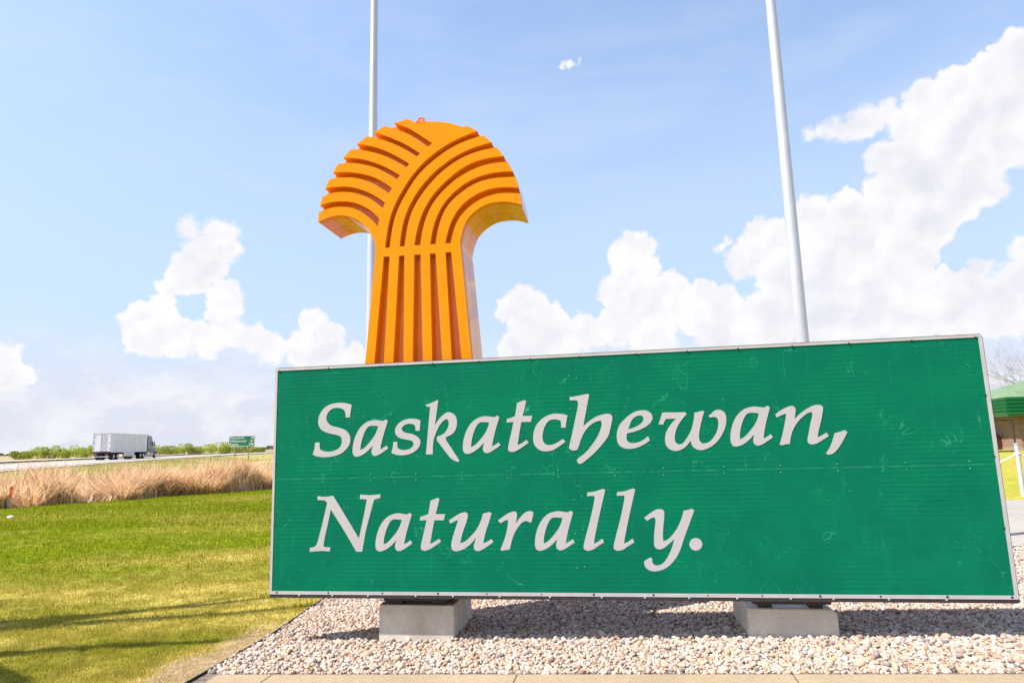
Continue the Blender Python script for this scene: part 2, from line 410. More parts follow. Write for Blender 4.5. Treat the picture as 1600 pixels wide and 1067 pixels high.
# ---------------------------------------------------------------- materials
def material(name, color=(0.5, 0.5, 0.5), rough=0.6, metal=0.0, spec=0.5, var=0.12, vscale=6.0, bump=0.0, bscale=40.0,
             coat=0.0, tint=False, trans=0.0):
    m = bpy.data.materials.new(name)
    m.use_nodes = True
    w = NT(m.node_tree)
    b = m.node_tree.nodes['Principled BSDF']
    pos = w.node('ShaderNodeTexCoord').outputs['Object']
    if tint:
        base = w.node('ShaderNodeVertexColor', layer_name='tint').outputs[0]
    else:
        base = (*color, 1)
    if var > 0:
        n = w.noise(pos, vscale, 6, 0.6)
        f = w.smooth(n, 0.25, 0.75, 1.0 - var, 1.0 + var)
        mixn = w.node('ShaderNodeVectorMath', operation='SCALE')
        if tint:
            w.put(mixn.inputs[0], base)
        else:
            mixn.inputs[0].default_value = color
        w.put(mixn.inputs['Scale'], f)
        base = mixn.outputs[0]
    w.put(b.inputs['Base Color'], base)
    b.inputs['Roughness'].default_value = rough
    b.inputs['Metallic'].default_value = metal
    b.inputs['Specular IOR Level'].default_value = spec
    b.inputs['Coat Weight'].default_value = coat
    if trans > 0:
        tr = w.node('ShaderNodeBsdfTranslucent')
        w.put(tr.inputs[0], base)
        mx = w.node('ShaderNodeMixShader')
        mx.inputs[0].default_value = trans
        outn = m.node_tree.nodes['Material Output']
        m.node_tree.links.new(b.outputs[0], mx.inputs[1])
        m.node_tree.links.new(tr.outputs[0], mx.inputs[2])
        m.node_tree.links.new(mx.outputs[0], outn.inputs[0])
    if bump > 0:
        bn = w.node('ShaderNodeBump')
        bn.inputs['Strength'].default_value = bump
        bn.inputs['Distance'].default_value = 0.01
        w.put(bn.inputs['Height'], w.noise(pos, bscale, 6, 0.65))
        m.node_tree.links.new(bn.outputs[0], b.inputs['Normal'])
    return m


def sign_green(name):
    """painted aluminium planks: fine horizontal ribs, scuffs and pale scratches"""
    m = bpy.data.materials.new(name)
    m.use_nodes = True
    w = NT(m.node_tree)
    b = m.node_tree.nodes['Principled BSDF']
    pos = w.node('ShaderNodeTexCoord').outputs['Object']
    sep = w.node('ShaderNodeSeparateXYZ')
    w.put(sep.inputs[0], pos)
    u, v = sep.outputs[0], sep.outputs[2]
    rib = w.m('SINE', w.m('MULTIPLY', v, 2 * math.pi / 0.0385))
    ribm = w.smooth(w.noise(pos, 1.1, 3, 0.5), 0.42, 0.62, 0.25, 1.0)
    rib = w.m('MULTIPLY', rib, ribm)
    mott = w.noise(pos, 2.2, 7, 0.62)
    col = w.mix(w.smooth(mott, 0.3, 0.7), (0.0003, 0.110, 0.066, 1), (0.0003, 0.142, 0.074, 1))
    col = w.mix(w.m('MULTIPLY_ADD', rib, 0.08, 0.08), col, (0.001, 0.185, 0.105, 1))
    # faint vertical streaks where rain has run
    st = w.noise(w.v('MULTIPLY', pos, (9, 9, 0.7)), 1.6, 5, 0.6)
    col = w.mix(w.smooth(st, 0.55, 0.8, 0.0, 0.35), col, (0.003, 0.20, 0.11, 1))
    # hair scratches: thin level sets of warped noise
    for sc, wd, amt, lo in ((1.7, 0.005, 0.85, 0.54), (3.9, 0.005, 0.65, 0.53), (8.0, 0.006, 0.5, 0.58)):
        wp = w.v('MULTIPLY', pos, (1.5, 1, 0.8))
        n = w.noise(wp, sc, 3, 0.6, dist=0.7)
        line = w.smooth(w.m('ABSOLUTE', w.m('SUBTRACT', n, 0.5)), 0.0, wd, 1.0, 0.0)
        gate = w.smooth(w.noise(w.v('ADD', pos, (sc, 3, 1)), 2.4, 4, 0.6), lo, lo + 0.1)
        col = w.mix(w.m('MULTIPLY', w.m('MULTIPLY', line, gate), amt), col, (0.03, 0.26, 0.16, 1))
    sm = w.smooth(w.m('ABSOLUTE', w.m('SUBTRACT', v, 1.055)), 0.0, 0.006, 1.0, 0.0)
    sm = w.m('MULTIPLY', sm, w.smooth(w.noise(w.v('MULTIPLY', pos, (1, 1, 0.01)), 7.0, 5, 0.7), 0.4, 0.62, 0.12, 0.8))
    col = w.mix(sm, col, (0.05, 0.30, 0.20, 1))
    chip = w.smooth(w.noise(pos, 42, 2, 0.5), 0.80, 0.83)
    col = w.mix(w.m('MULTIPLY', chip, 0.7), col, (0.2, 0.36, 0.30, 1))
    w.put(b.inputs['Base Color'], col)
    b.inputs['Roughness'].default_value = 0.42
    b.inputs['Specular IOR Level'].default_value = 0.08
    bn = w.node('ShaderNodeBump')
    bn.inputs['Strength'].default_value = 0.10
    bn.inputs['Distance'].default_value = 0.004
    w.put(bn.inputs['Height'], w.m('ADD', rib, w.m('MULTIPLY', mott, 2.0)))
    m.node_tree.links.new(bn.outputs[0], b.inputs['Normal'])
    return m


def concrete(name, c1, c2, stain=(0.16, 0.12, 0.08), scale=3.0):
    m = bpy.data.materials.new(name)
    m.use_nodes = True
    w = NT(m.node_tree)
    b = m.node_tree.nodes['Principled BSDF']
    pos = w.node('ShaderNodeTexCoord').outputs['Object']
    n1 = w.noise(pos, scale, 7, 0.65)
    n2 = w.noise(pos, scale * 22, 4, 0.7)
    col = w.mix(w.smooth(n1, 0.3, 0.7), (*c1, 1), (*c2, 1))
    col = w.mix(w.smooth(n2, 0.35, 0.8, 0.0, 0.45), col, (*[q * 0.62 for q in c1], 1))
    st = w.noise(w.v('ADD', pos, (3.3, 1.7, 0)), scale * 0.9, 6, 0.6)
    col = w.mix(w.smooth(st, 0.58, 0.78, 0.0, 0.45), col, (*stain, 1))
    w.put(b.inputs['Base Color'], col)
    b.inputs['Roughness'].default_value = 0.9
    b.inputs['Specular IOR Level'].default_value = 0.2
    bn = w.node('ShaderNodeBump')
    bn.inputs['Strength'].default_value = 0.5
    bn.inputs['Distance'].default_value = 0.006
    w.put(bn.inputs['Height'], w.m('ADD', n2, n1))
    m.node_tree.links.new(bn.outputs[0], b.inputs['Normal'])
    return m


M = dict(
    green=sign_green('sign_green_paint'),
    letter=material('letter_white', (0.40, 0.378, 0.405), 0.5, var=0.03, vscale=3),
    border=material('border_white', (0.40, 0.38, 0.405), 0.5, var=0.08, vscale=5),
    darksteel=material('dark_steel', (0.025, 0.018, 0.020), 0.6, var=0.3, vscale=9),
    screw=material('screw_dark', (0.05, 0.04, 0.035), 0.5, metal=0.6, var=0.2),
    rivet=material('rivet_pale', (0.10, 0.30, 0.22), 0.4, var=0.2),
    orange=material('sheaf_orange', (0.70, 0.225, 0.0), 0.45, var=0.04, vscale=2.5, coat=0.35, spec=0.0),
    orange_in=material('sheaf_shell', (0.68, 0.195, 0.0), 0.5, var=0.07, vscale=5, spec=0.0, coat=1.0),
    lug=material('lug_orange', (0.75, 0.12, 0.02), 0.5),
    pole=material('pole_aluminium', (0.56, 0.55, 0.59), 0.32, metal=0.5, var=0.06, vscale=2),
    block=concrete('block_concrete', (0.48, 0.435, 0.37), (0.62, 0.565, 0.485), (0.33, 0.235, 0.14), 2.6),
    walk=concrete('walk_concrete', (0.27, 0.205, 0.135), (0.32, 0.245, 0.165), (0.23, 0.175, 0.12), 1.3),
    plaza=concrete('plaza_concrete', (0.255, 0.235, 0.215), (0.31, 0.285, 0.26), (0.19, 0.17, 0.15), 0.5),
    edging=material('edging_black', (0.02, 0.022, 0.027), 0.55, var=0.2),
    pebble=material('pebble', rough=0.75, tint=True, var=0.14, vscale=60, spec=0.3),
    blade=material('grass_blade', rough=0.6, tint=True, var=0.0, spec=0.06, trans=0.5),
    reed=material('dry_reed', rough=0.8, tint=True, var=0.0, spec=0.15, trans=0.25),
    leaf=material('bush_leaf', rough=0.6, tint=True, var=0.0, spec=0.2, trans=0.35),
    bark=material('bark', (0.16, 0.12, 0.095), 0.9, var=0.25, vscale=12, bump=0.4, bscale=30),
    asphalt=material('asphalt', (0.29, 0.265, 0.262), 0.9, var=0.10, vscale=0.3),
    shoulder=material('road_shoulder', (0.36, 0.31, 0.26), 0.95, var=0.12, vscale=0.5),
    paint_white=material('road_paint', (0.75, 0.75, 0.72), 0.7),
    box_white=material('trailer_white', (0.66, 0.66, 0.675), 0.45, var=0.05, vscale=0.6),
    box_rear=material('trailer_rear', (0.72, 0.72, 0.73), 0.4, var=0.04, vscale=1.0),
    chrome=material('trailer_steel', (0.55, 0.55, 0.57), 0.35, metal=0.6),
    black=material('black_rubber', (0.012, 0.012, 0.014), 0.75, var=0.2),
    chassis=material('chassis', (0.03, 0.024, 0.03), 0.7, var=0.3),
    cab=material('cab_blue', (0.03, 0.06, 0.10), 0.3, coat=0.6, var=0.05),
    cabgrey=material('cab_grey', (0.30, 0.31, 0.33), 0.35, coat=0.4, var=0.05),
    glass=material('dark_glass', (0.02, 0.03, 0.04), 0.08, spec=0.8, var=0.0),
    redlamp=material('red_lens', (0.45, 0.02, 0.015), 0.25, var=0.0),
    roadsign=material('road_sign_green', (0.0, 0.15, 0.085), 0.45, var=0.05),
    galv=material('galvanised', (0.32, 0.32, 0.31), 0.5, metal=0.4),
    wood=material('post_wood', (0.20, 0.16, 0.12), 0.85),
    marker=material('marker_orange', (0.85, 0.10, 0.01), 0.5, var=0.05),
    whitepipe=material('pipe_white', (0.42, 0.42, 0.46), 0.45, var=0.06),
    rope=material('rope', (0.70, 0.68, 0.66), 0.8, var=0.1, vscale=30),
    roof=material('roof_shingle', (0.135, 0.205, 0.115), 0.85, var=0.2, vscale=1.5),
    fascia=material('fascia_green', (0.004, 0.20, 0.105), 0.4, var=0.05),
    shed=material('shed_brown', (0.17, 0.075, 0.065), 0.7, var=0.15),
    shedlid=material('shed_roof', (0.42, 0.27, 0.24), 0.7, var=0.1),
    paper=material('paper_white', (0.8, 0.8, 0.78), 0.7, var=0.0),
)


def brick_mat():
    m = bpy.data.materials.new('brick_wall')
    m.use_nodes = True
    w = NT(m.node_tree)
    b = m.node_tree.nodes['Principled BSDF']
    br = w.node('ShaderNodeTexBrick')
    pos = w.node('ShaderNodeTexCoord').outputs['Object']
    sep = w.node('ShaderNodeSeparateXYZ')
    w.put(sep.inputs[0], pos)
    cmb = w.node('ShaderNodeCombineXYZ')
    w.put(cmb.inputs[0], w.m('ADD', sep.outputs[0], sep.outputs[1]))
    w.put(cmb.inputs[1], sep.outputs[2])
    w.put(br.inputs['Vector'], cmb.outputs[0])
    br.inputs['Color1'].default_value = (0.17, 0.085, 0.055, 1)
    br.inputs['Color2'].default_value = (0.24, 0.135, 0.09, 1)
    br.inputs['Mortar'].default_value = (0.28, 0.23, 0.19, 1)
    br.inputs['Scale'].default_value = 1.0
    br.inputs['Brick Width'].default_value = 0.40
    br.inputs['Row Height'].default_value = 0.135
    br.inputs['Mortar Size'].default_value = 0.012
    w.put(b.inputs['Base Color'], br.outputs[0])
    b.inputs['Roughness'].default_value = 0.9
    return m


M['brick'] = brick_mat()


def catmull(pts, corners=None, closed=False, sub=6):
    """smooth a control polyline; corner points stay sharp"""
    n = len(pts)
    corners = corners or [False] * n
    out = []
    segs = n if closed else n - 1
    P = [np.array(q, float) for q in pts]
    for i in range(segs):
        a, b = P[i], P[(i + 1) % n]
        i0, i3 = i - 1, i + 2
        p0 = P[i0 % n] if (closed or i0 >= 0) else a
        p3 = P[i3 % n] if (closed or i3 < n) else b
        if corners[i]:
            p0 = a
        if corners[(i + 1) % n]:
            p3 = b
        for k in range(sub):
            t = k / sub
            q = 0.5 * ((2 * a) + (b - p0) * t + (2 * p0 - 5 * a + 4 * b - p3) * t * t + (3 * a - p0 - 3 * b + p3) * t ** 3)
            out.append((float(q[0]), float(q[1])))
    if not closed:
        out.append((float(P[-1][0]), float(P[-1][1])))
    return out


def sstep(x, a, b):
    t = np.clip((np.asarray(x, float) - a) / (b - a), 0, 1)
    return t * t * (3 - 2 * t)


_VN = np.random.default_rng(3).random((256, 256))


def vnoise(x, y, sc):
    """smooth value noise, one octave"""
    x = np.asarray(x, float) * sc + 31.7
    y = np.asarray(y, float) * sc + 17.3
    xi, yi = np.floor(x).astype(int), np.floor(y).astype(int)
    fx, fy = x - xi, y - yi
    fx, fy = fx * fx * (3 - 2 * fx), fy * fy * (3 - 2 * fy)
    g = lambda i, j: _VN[i % 256, j % 256]
    return (g(xi, yi) * (1 - fx) + g(xi + 1, yi) * fx) * (1 - fy) + (g(xi, yi + 1) * (1 - fx) + g(xi + 1, yi + 1) * fx) * fy


def fbm(x, y, sc, oct=4):
    a, s, t = 1.0, 0.0, 0.0
    for _ in range(oct):
        s = s + a * vnoise(x, y, sc)
        t += a
        a *= 0.55
        sc *= 2.1
    return s / t


# ---------------------------------------------------------------- lie of the land
ROAD_PTS = [(-2, -70), (-10, -40), (-23, 0), (-37.5, 47.6), (-45.5, 72), (-52.0, 96), (-57.5, 120), (-63, 150), (-68.5, 186),
            (-75, 240), (-85, 330), (-108, 520), (-150, 850), (-230, 1500), (-420, 3000)]
_RX = [q[0] for q in ROAD_PTS]
_RY = [q[1] for q in ROAD_PTS]


def road_x(y):
    """x of the near edge of the highway at forward distance y"""
    return np.interp(y, _RY, _RX)


def reed_d(x, y):
    """distance beyond the front edge of the reed bed"""
    return -(np.asarray(x) + 18.8) * 0.74 + (np.asarray(y) - 24.3) * 0.673


def along(x, y):
    return (np.asarray(x) - ORG.x) * AX.x + (np.asarray(y) - ORG.y) * AX.y


ROAD_Z = 0.55


def ground_z(x, y):
    x = np.asarray(x, float)
    y = np.asarray(y, float)
    near = -0.17 + 0.028 * np.clip(along(x, y), -3.0, 9.0)
    q = (x - road_x(y)) * 0.965
    side = 0.40 + (-0.32 - 0.40) * sstep(q, 1.0, 11.0)
    side = np.where(q < 0, 0.30 + 0.10 * sstep(q, -20, -12), side)
    d = reed_d(x, y)
    ditch = -0.30 * sstep(d, 0.3, 2.5) * (1 - sstep(d, 7, 10)) * sstep(q, 3, 9)
    w = np.maximum(sstep(d, -3, 2), 1 - sstep(q, 6, 14))
    return near * (1 - w) + (side + ditch) * w


def gz(x, y):
    return float(ground_z(x, y))


def lawn_mix(x, y):
    """0 = dry straw, 1 = fresh green"""
    far = np.hypot(x, y)
    n = fbm(x * 0.45, y, 0.55, 4)
    n2 = fbm(x, y, 3.1, 3)
    g = 0.42 + 0.52 * sstep(far, 10, 17) + (n - 0.5) * 1.7 + (n2 - 0.5) * 0.55
    e = np.abs(x + 2.5 + (y - 6.7) * -0.09)
    g = g - 0.75 * (1 - sstep(e, 0.1, 0.75)) * (1 - sstep(y, 6.3, 8.0))
    g = np.where(x > 5, 0.32 + (g - 0.6) * 0.4, g)
    return np.clip(g, 0, 1)


def bare_soil(x, y):
    """worn earth along the edge of the gravel and in a few scuffed spots"""
    e = np.abs(x + 2.62 - (y - 6.7) * 0.09)
    n = fbm(x, y, 1.6, 3)
    w = (1 - sstep(e + (n - 0.5) * 0.7, 0.12, 0.55)) * (1 - sstep(y, 6.6, 7.8))
    spot = sstep(fbm(x * 0.6, y, 0.9, 4), 0.68, 0.78) * 0.35
    return np.clip(np.maximum(w, spot), 0, 1)


GREEN = np.array([0.195, 0.240, 0.004])
DGREEN = np.array([0.10, 0.15, 0.005])
STRAW = np.array([0.385, 0.305, 0.070])
EARTH = np.array([0.29, 0.20, 0.115])


def lawn_color(x, y):
    g = lawn_mix(x, y)[..., None]
    c = STRAW * (1 - g) + GREEN * g
    b = bare_soil(x, y)[..., None]
    return c * (1 - b) + EARTH * b


# ---------------------------------------------------------------- ground sheet
def make_ground():
    n = 300
    u = np.linspace(-1, 1, n)
    b = 8.4
    a = 3500 / math.sinh(b)
    ax = a * np.sinh(b * u)
    X, Y = np.meshgrid(ax - 2.0, ax + 8.0, indexing='ij')
    Z = ground_z(X, Y)
    V = np.stack([X, Y, Z], -1).reshape(-1, 3)
    i = np.arange(n - 1)
    I, J = np.meshgrid(i, i, indexing='ij')
    F = np.stack([I * n + J, (I + 1) * n + J, (I + 1) * n + J + 1, I * n + J + 1], -1).reshape(-1, 4)
    c = lawn_color(X, Y)
    d = reed_d(X, Y)
    q = (X - road_x(Y)) * 0.965
    verge = np.array([0.28, 0.245, 0.08]) * (0.75 + 0.5 * fbm(X, Y, 0.15, 3))[..., None]
    mud = np.array([0.40, 0.28, 0.17])
    field = np.array([0.28, 0.22, 0.11]) * (0.7 + 0.6 * fbm(X, Y, 0.012, 4))[..., None]
    wr = (sstep(d, -0.3, 0.6) * (1 - sstep(d, 8.5, 11)))[..., None]
    wv = sstep(d, 8.5, 11)[..., None]
    wf = (1 - sstep(q, -16, -13))[..., None]
    c = c * (1 - wv) + verge * wv
    c = c * (1 - wr) + mud * wr
    c = c * (1 - wf) + field * wf
    g = np_mesh('ground', V, F, ground_mat(), cols=c.reshape(-1, 3), smooth=True)
    return tag(g, kind='structure')


def ground_mat():
    m = bpy.data.materials.new('lawn_and_field')
    m.use_nodes = True
    w = NT(m.node_tree)
    b = m.node_tree.nodes['Principled BSDF']
    pos = w.node('ShaderNodeTexCoord').outputs['Object']
    base = w.node('ShaderNodeVertexColor', layer_name='tint').outputs[0]
    n1 = w.noise(pos, 4.0, 8, 0.7)
    n2 = w.noise(w.v('MULTIPLY', pos, (1.0, 0.45, 1.0)), 28.0, 5, 0.7)
    f = w.m('MULTIPLY', w.smooth(n1, 0.25, 0.75, 0.75, 1.25), w.smooth(n2, 0.25, 0.75, 0.7, 1.3))
    w.put(b.inputs['Base Color'], w.v('SCALE', base, None, f))
    b.inputs['Roughness'].default_value = 0.95
    b.inputs['Specular IOR Level'].default_value = 0.1
    bn = w.node('ShaderNodeBump')
    bn.inputs['Strength'].default_value = 0.7
    bn.inputs['Distance'].default_value = 0.05
    w.put(bn.inputs['Height'], w.m('ADD', n1, n2))
    m.node_tree.links.new(bn.outputs[0], b.inputs['Normal'])
    return m


make_ground()


def strip(name, ys, xa, xb, z, mat):
    """sheet between two curves x = xa(y) and x = xb(y)"""
    V, F = [], []
    for i, y in enumerate(ys):
        V += [(xa(y), y, z), (xb(y), y, z)]
        if i:
            F.append((2 * i - 2, 2 * i - 1, 2 * i + 1, 2 * i))
    mb = MB().add(V, F)
    return mb.build(name, mat)


ys = np.concatenate([np.linspace(-60, 260, 90), np.linspace(280, 2800, 60)])
_c = 1 / 0.965
road = tag(strip('highway', ys, lambda y: road_x(y) - 12.2 * _c, lambda y: road_x(y) - 1.2 * _c, ROAD_Z, M['asphalt']), kind='structure')
tag(strip('road_shoulder', ys, lambda y: road_x(y) - 13.6 * _c, lambda y: road_x(y) + 0.4 * _c, ROAD_Z - 0.03, M['shoulder']), kind='structure')
tag(strip('highway', ys, lambda y: road_x(y) - 43 * _c, lambda y: road_x(y) - 32 * _c, ROAD_Z, M['asphalt']), kind='structure')
tag(strip('road_shoulder', ys, lambda y: road_x(y) - 44.4 * _c, lambda y: road_x(y) - 30.6 * _c, ROAD_Z - 0.03, M['shoulder']), kind='structure')
for off in (2.9, 10.6):
    tag(strip('road_marking', ys, lambda y: road_x(y) - (off + 0.15) * _c, lambda y: road_x(y) - off * _c, ROAD_Z + 0.006, M['paint_white']), kind='structure')


# ---------------------------------------------------------------- gravel bed, edging, walk, plaza
EDGE = [(-2.70, 5.05), (-2.62, 5.58), (-2.54, 6.1), (-2.45, 6.72), (-2.41, 7.5), (-2.37, 8.28), (-2.30, 9.55)]
WALK_T = -0.745


def edge_x(y):
    return np.interp(y, [q[1] for q in EDGE], [q[0] for q in EDGE])


def st_of(x, y):
    dx, dy = np.asarray(x) - ORG.x, np.asarray(y) - ORG.y
    return dx * AX.x + dy * AX.y, dx * NB.x + dy * NB.y


def gravel_base():
    mb = MB()
    n = 14
    rows = []
    for i in range(n + 1):
        y = 4.2 + (9.5 - 4.2) * i / n
        xs = np.linspace(float(edge_x(max(y, 5.05))), 9.5, 24)
        rows.append([(x, y, gz(x, y) + 0.006) for x in xs])
    V = [q for r in rows for q in r]
    F = [(i * 24 + j, i * 24 + j + 1, (i + 1) * 24 + j + 1, (i + 1) * 24 + j) for i in range(n) for j in range(23)]
    mb.add(V, F)
    m = material('gravel_bed', (0.13, 0.10, 0.08), 0.95, var=0.45, vscale=28, bump=1.0, bscale=30, spec=0.2)
    return tag(mb.build('gravel_bed', m), kind='structure')


gravel_base()


def icosphere(sub):
    bm = bmesh.new()
    bmesh.ops.create_icosphere(bm, subdivisions=sub, radius=1.0)
    bm.verts.ensure_lookup_table()
    V = np.array([v.co[:] for v in bm.verts])
    F = np.array([[v.index for v in f.verts] for f in bm.faces])
    bm.free()
    return V, F


def pebbles(name, pts, size, sub, lift):
    """river stones, every one its own lump, joined into one heap"""
    V0, F0 = icosphere(sub)
    n = len(pts)
    r = RNG
    shapes = []
    for k in range(14):
        ph = r.random((4, 3)) * 6.28
        fr = r.normal(0, 1.3, (4, 3))
        dsp = 1 + 0.13 * sum(np.sin(V0 @ fr[j] + ph[j, 0]) for j in range(4)) / 1.6
        shapes.append(V0 * dsp[:, None])
    S = np.stack(shapes)[r.integers(0, 14, n)]
    sc = size * np.exp(r.normal(0, 0.28, n))
    S = S * np.stack([np.ones(n), r.uniform(0.68, 1.0, n), r.uniform(0.45, 0.78, n)], -1)[:, None, :]
    tx, ty, tz = r.normal(0, 0.4, n), r.normal(0, 0.4, n), r.random(n) * 6.28
    cz, sz = np.cos(tz), np.sin(tz)
    cx, sx = np.cos(tx), np.sin(tx)
    cy, sy = np.cos(ty), np.sin(ty)
    one, zero = np.ones(n), np.zeros(n)
    Rz = np.stack([cz, -sz, zero, sz, cz, zero, zero, zero, one], -1).reshape(n, 3, 3)
    Rx = np.stack([one, zero, zero, zero, cx, -sx, zero, sx, cx], -1).reshape(n, 3, 3)
    Ry = np.stack([cy, zero, sy, zero, one, zero, -sy, zero, cy], -1).reshape(n, 3, 3)
    Q = np.einsum('nij,nvj->nvi', Rx @ Ry @ Rz, S) * sc[:, None, None]
    base = np.stack([pts[:, 0], pts[:, 1], ground_z(pts[:, 0], pts[:, 1]) + lift + sc * 0.25], -1)
    V = (Q + base[:, None, :]).reshape(-1, 3)
    F = (F0[None] + (np.arange(n) * len(V0))[:, None, None]).reshape(-1, 3)
    pal = np.array([[0.60, 0.52, 0.45], [0.66, 0.61, 0.56], [0.55, 0.43, 0.33], [0.50, 0.36, 0.24], [0.42, 0.40, 0.39],
                    [0.60, 0.47, 0.41], [0.24, 0.235, 0.25], [0.36, 0.25, 0.19], [0.70, 0.66, 0.62]])
    k = r.choice(len(pal), n, p=[.24, .19, .16, .07, .09, .11, .035, .035, .07])
    c = pal[k] * np.array([0.655, 0.585, 0.54]) * np.exp(r.normal(0, 0.12, n))[:, None]
    return np_mesh(name, V, F, M['pebble'], cols=np.repeat(c, len(V0), 0), smooth=True)


BLOCKS = [(1.035, 1.745, 0.192), (4.323, 5.055, 0.205)]   # from, to along the sign and height of the top
BLOCK_T0, BLOCK_T1 = 0.12, 0.87


def jitter_grid(x0, x1, y0, y1, h):
    xs = np.arange(x0, x1, h)
    yy = np.arange(y0, y1, h * 0.9)
    X, Y = np.meshgrid(xs, yy)
    X = X + (np.arange(len(yy))[:, None] % 2) * h * 0.5
    p = np.stack([X.ravel(), Y.ravel()], -1)
    return p + RNG.normal(0, h * 0.22, p.shape)


def gravel_filter(p, t0, t1, s0=-9.0, s1=99.0):
    s, t = st_of(p[:, 0], p[:, 1])
    ok = (t > t0) & (t < t1) & (s > s0) & (s < s1) & (p[:, 0] > edge_x(p[:, 1]) + RNG.normal(0.0, 0.015, len(p)))
    for a, b, _ in BLOCKS:
        ok &= ~((s > a - 0.005) & (s < b + 0.005) & (t > BLOCK_T0 + 0.0) & (t < BLOCK_T1))
    return p[ok]


g_front = gravel_filter(jitter_grid(-3.0, 6.2, 4.3, 8.4, 0.0285), WALK_T + 0.015, 0.35)
tag(pebbles('gravel', g_front, 0.0172, 2, 0.004), 'pale rounded river gravel spread under the big green sign', 'gravel', kind='stuff')
g_top = gravel_filter(jitter_grid(-3.0, 6.2, 4.3, 8.4, 0.07), WALK_T + 0.05, 0.35)
tag(pebbles('gravel', g_top, 0.0172, 2, 0.018), 'larger loose stones lying on top of the gravel bed', 'gravel', kind='stuff')
g_back = gravel_filter(jitter_grid(-3.0, 9.4, 4.3, 9.4, 0.031), 0.35, 1.9)
g_back2 = gravel_filter(jitter_grid(4.5, 9.4, 4.3, 9.4, 0.038), 1.9, 5.0, 5.6)
g_right = gravel_filter(jitter_grid(3.2, 9.4, 3.2, 9.4, 0.038), WALK_T + 0.02, 0.35, 6.9)
tag(pebbles('gravel', np.concatenate([g_back, g_back2, g_right]), 0.0185, 1, 0.006), 'river gravel behind the big green sign', 'gravel', kind='stuff')

# black plastic edging between lawn and gravel
eb = MB()
for i in range(len(EDGE) - 1):
    (xa, ya), (xb, yb) = EDGE[i], EDGE[i + 1]
    wv_ = 0.006 * (-1) ** i
    for (w0, z0, z1) in ((0.008, -0.03, 0.020),):
        vs = []
        for (x, y, zz) in ((xa, ya, z0), (xb, yb, z0), (xb, yb, z1), (xa, ya, z1)):
            vs.append((x - w0 / 2, y, gz(x, y) + zz))
        for (x, y, zz) in ((xa, ya, z0), (xb, yb, z0), (xb, yb, z1), (xa, ya, z1)):
            vs.append((x + w0 / 2, y, gz(x, y) + zz))
        eb.add(vs, ((0, 1, 2, 3), (7, 6, 5, 4), (3, 2, 6, 7)))
    eb.tube([(xa, ya, gz(xa, ya) + 0.02), (xb, yb, gz(xb, yb) + 0.02)], 0.008, 6)
tag(eb.build('lawn_edging', M['edging'], smooth=40), 'black plastic edging strip between lawn and gravel', 'edging')

# concrete walk in front, slab by slab
walk = MB()
walk.prism([(-0.05, WALK_T - 0.05), (13, WALK_T - 0.05), (13, -2.4), (-0.05, -2.4)],
           lambda u, v, d: SP(u, v, gz(*SP(u, v, 0)[:2]) - 0.05 - d), 0.0, 0.1)
walk_o = tag(walk.build('sidewalk', M['walk']), kind='structure')
joint = 2.46
for i in range(-2, 6):
    s0, s1 = max(joint + i * 2.0 + 0.005, -0.02), joint + (i + 1) * 2.0 - 0.005
    MB().prism([(s0, WALK_T), (s1, WALK_T), (s1, -2.4), (s0, -2.4)],
               lambda u, v, d: SP(u, v, gz(*SP(u, v, 0)[:2]) + 0.010 - d), 0.0, 0.075).build('slab', M['walk'], walk_o, bevel=0.006)

plz = MB()
PX, PY = np.linspace(-2.6, 40, 24), np.linspace(9.2, 15.0, 6)
V = [(x, y, gz(x, y) + 0.03) for x in PX for y in PY]
plz.add(V, [(i * 6 + j, (i + 1) * 6 + j, (i + 1) * 6 + j + 1, i * 6 + j + 1) for i in range(23) for j in range(5)])
tag(plz.build('pavement', M['plaza']), kind='structure')


# ---------------------------------------------------------------- grass
def blades(name, P, hgt, wid, cols, lean=0.5, mat='blade', segs=1, bend=0.5, sweep=None):
    n = len(P)
    r = RNG
    a = r.random(n) * 6.28
    if sweep is not None:
        b0_, t0_ = sweep
    side = np.stack([np.cos(a), np.sin(a), np.zeros(n)], -1) * (wid * r.uniform(0.6, 1.3, n))[:, None]
    b = r.random(n) * 6.28
    h = hgt * r.uniform(0.55, 1.25, n)
    tilt = np.abs(r.normal(0, lean, n))
    if sweep is not None:
        b = b0_ + r.normal(0, 0.7, n)
        tilt = np.clip(t0_ + r.normal(0, 0.16, n), 0, 1.2)
    d = np.stack([np.cos(b) * np.sin(tilt), np.sin(b) * np.sin(tilt), np.cos(tilt)], -1)
    if segs == 1:
        V = np.stack([P - side, P + side, P + d * h[:, None]], 1).reshape(-1, 3)
        F = np.arange(3 * n).reshape(n, 3)
        return np_mesh(name, V, F, M[mat], cols=np.repeat(cols, 3, 0))
    mid = P + d * (h * 0.55)[:, None]
    d2 = d + np.stack([np.cos(b), np.sin(b), -0.35 * np.ones(n)], -1) * (bend * r.random(n))[:, None]
    d2 /= np.linalg.norm(d2, axis=1)[:, None]
    tip = mid + d2 * (h * 0.5)[:, None]
    V = np.stack([P - side, P + side, mid + side * 0.8, mid - side * 0.8, tip], 1).reshape(-1, 3)
    o = (np.arange(n) * 5)[:, None]
    F = np.concatenate([o + np.array([[0, 1, 2]]), o + np.array([[0, 2, 3]]), o + np.array([[3, 2, 4]])])
    return np_mesh(name, V, F, M[mat], cols=np.repeat(cols, 5, 0))


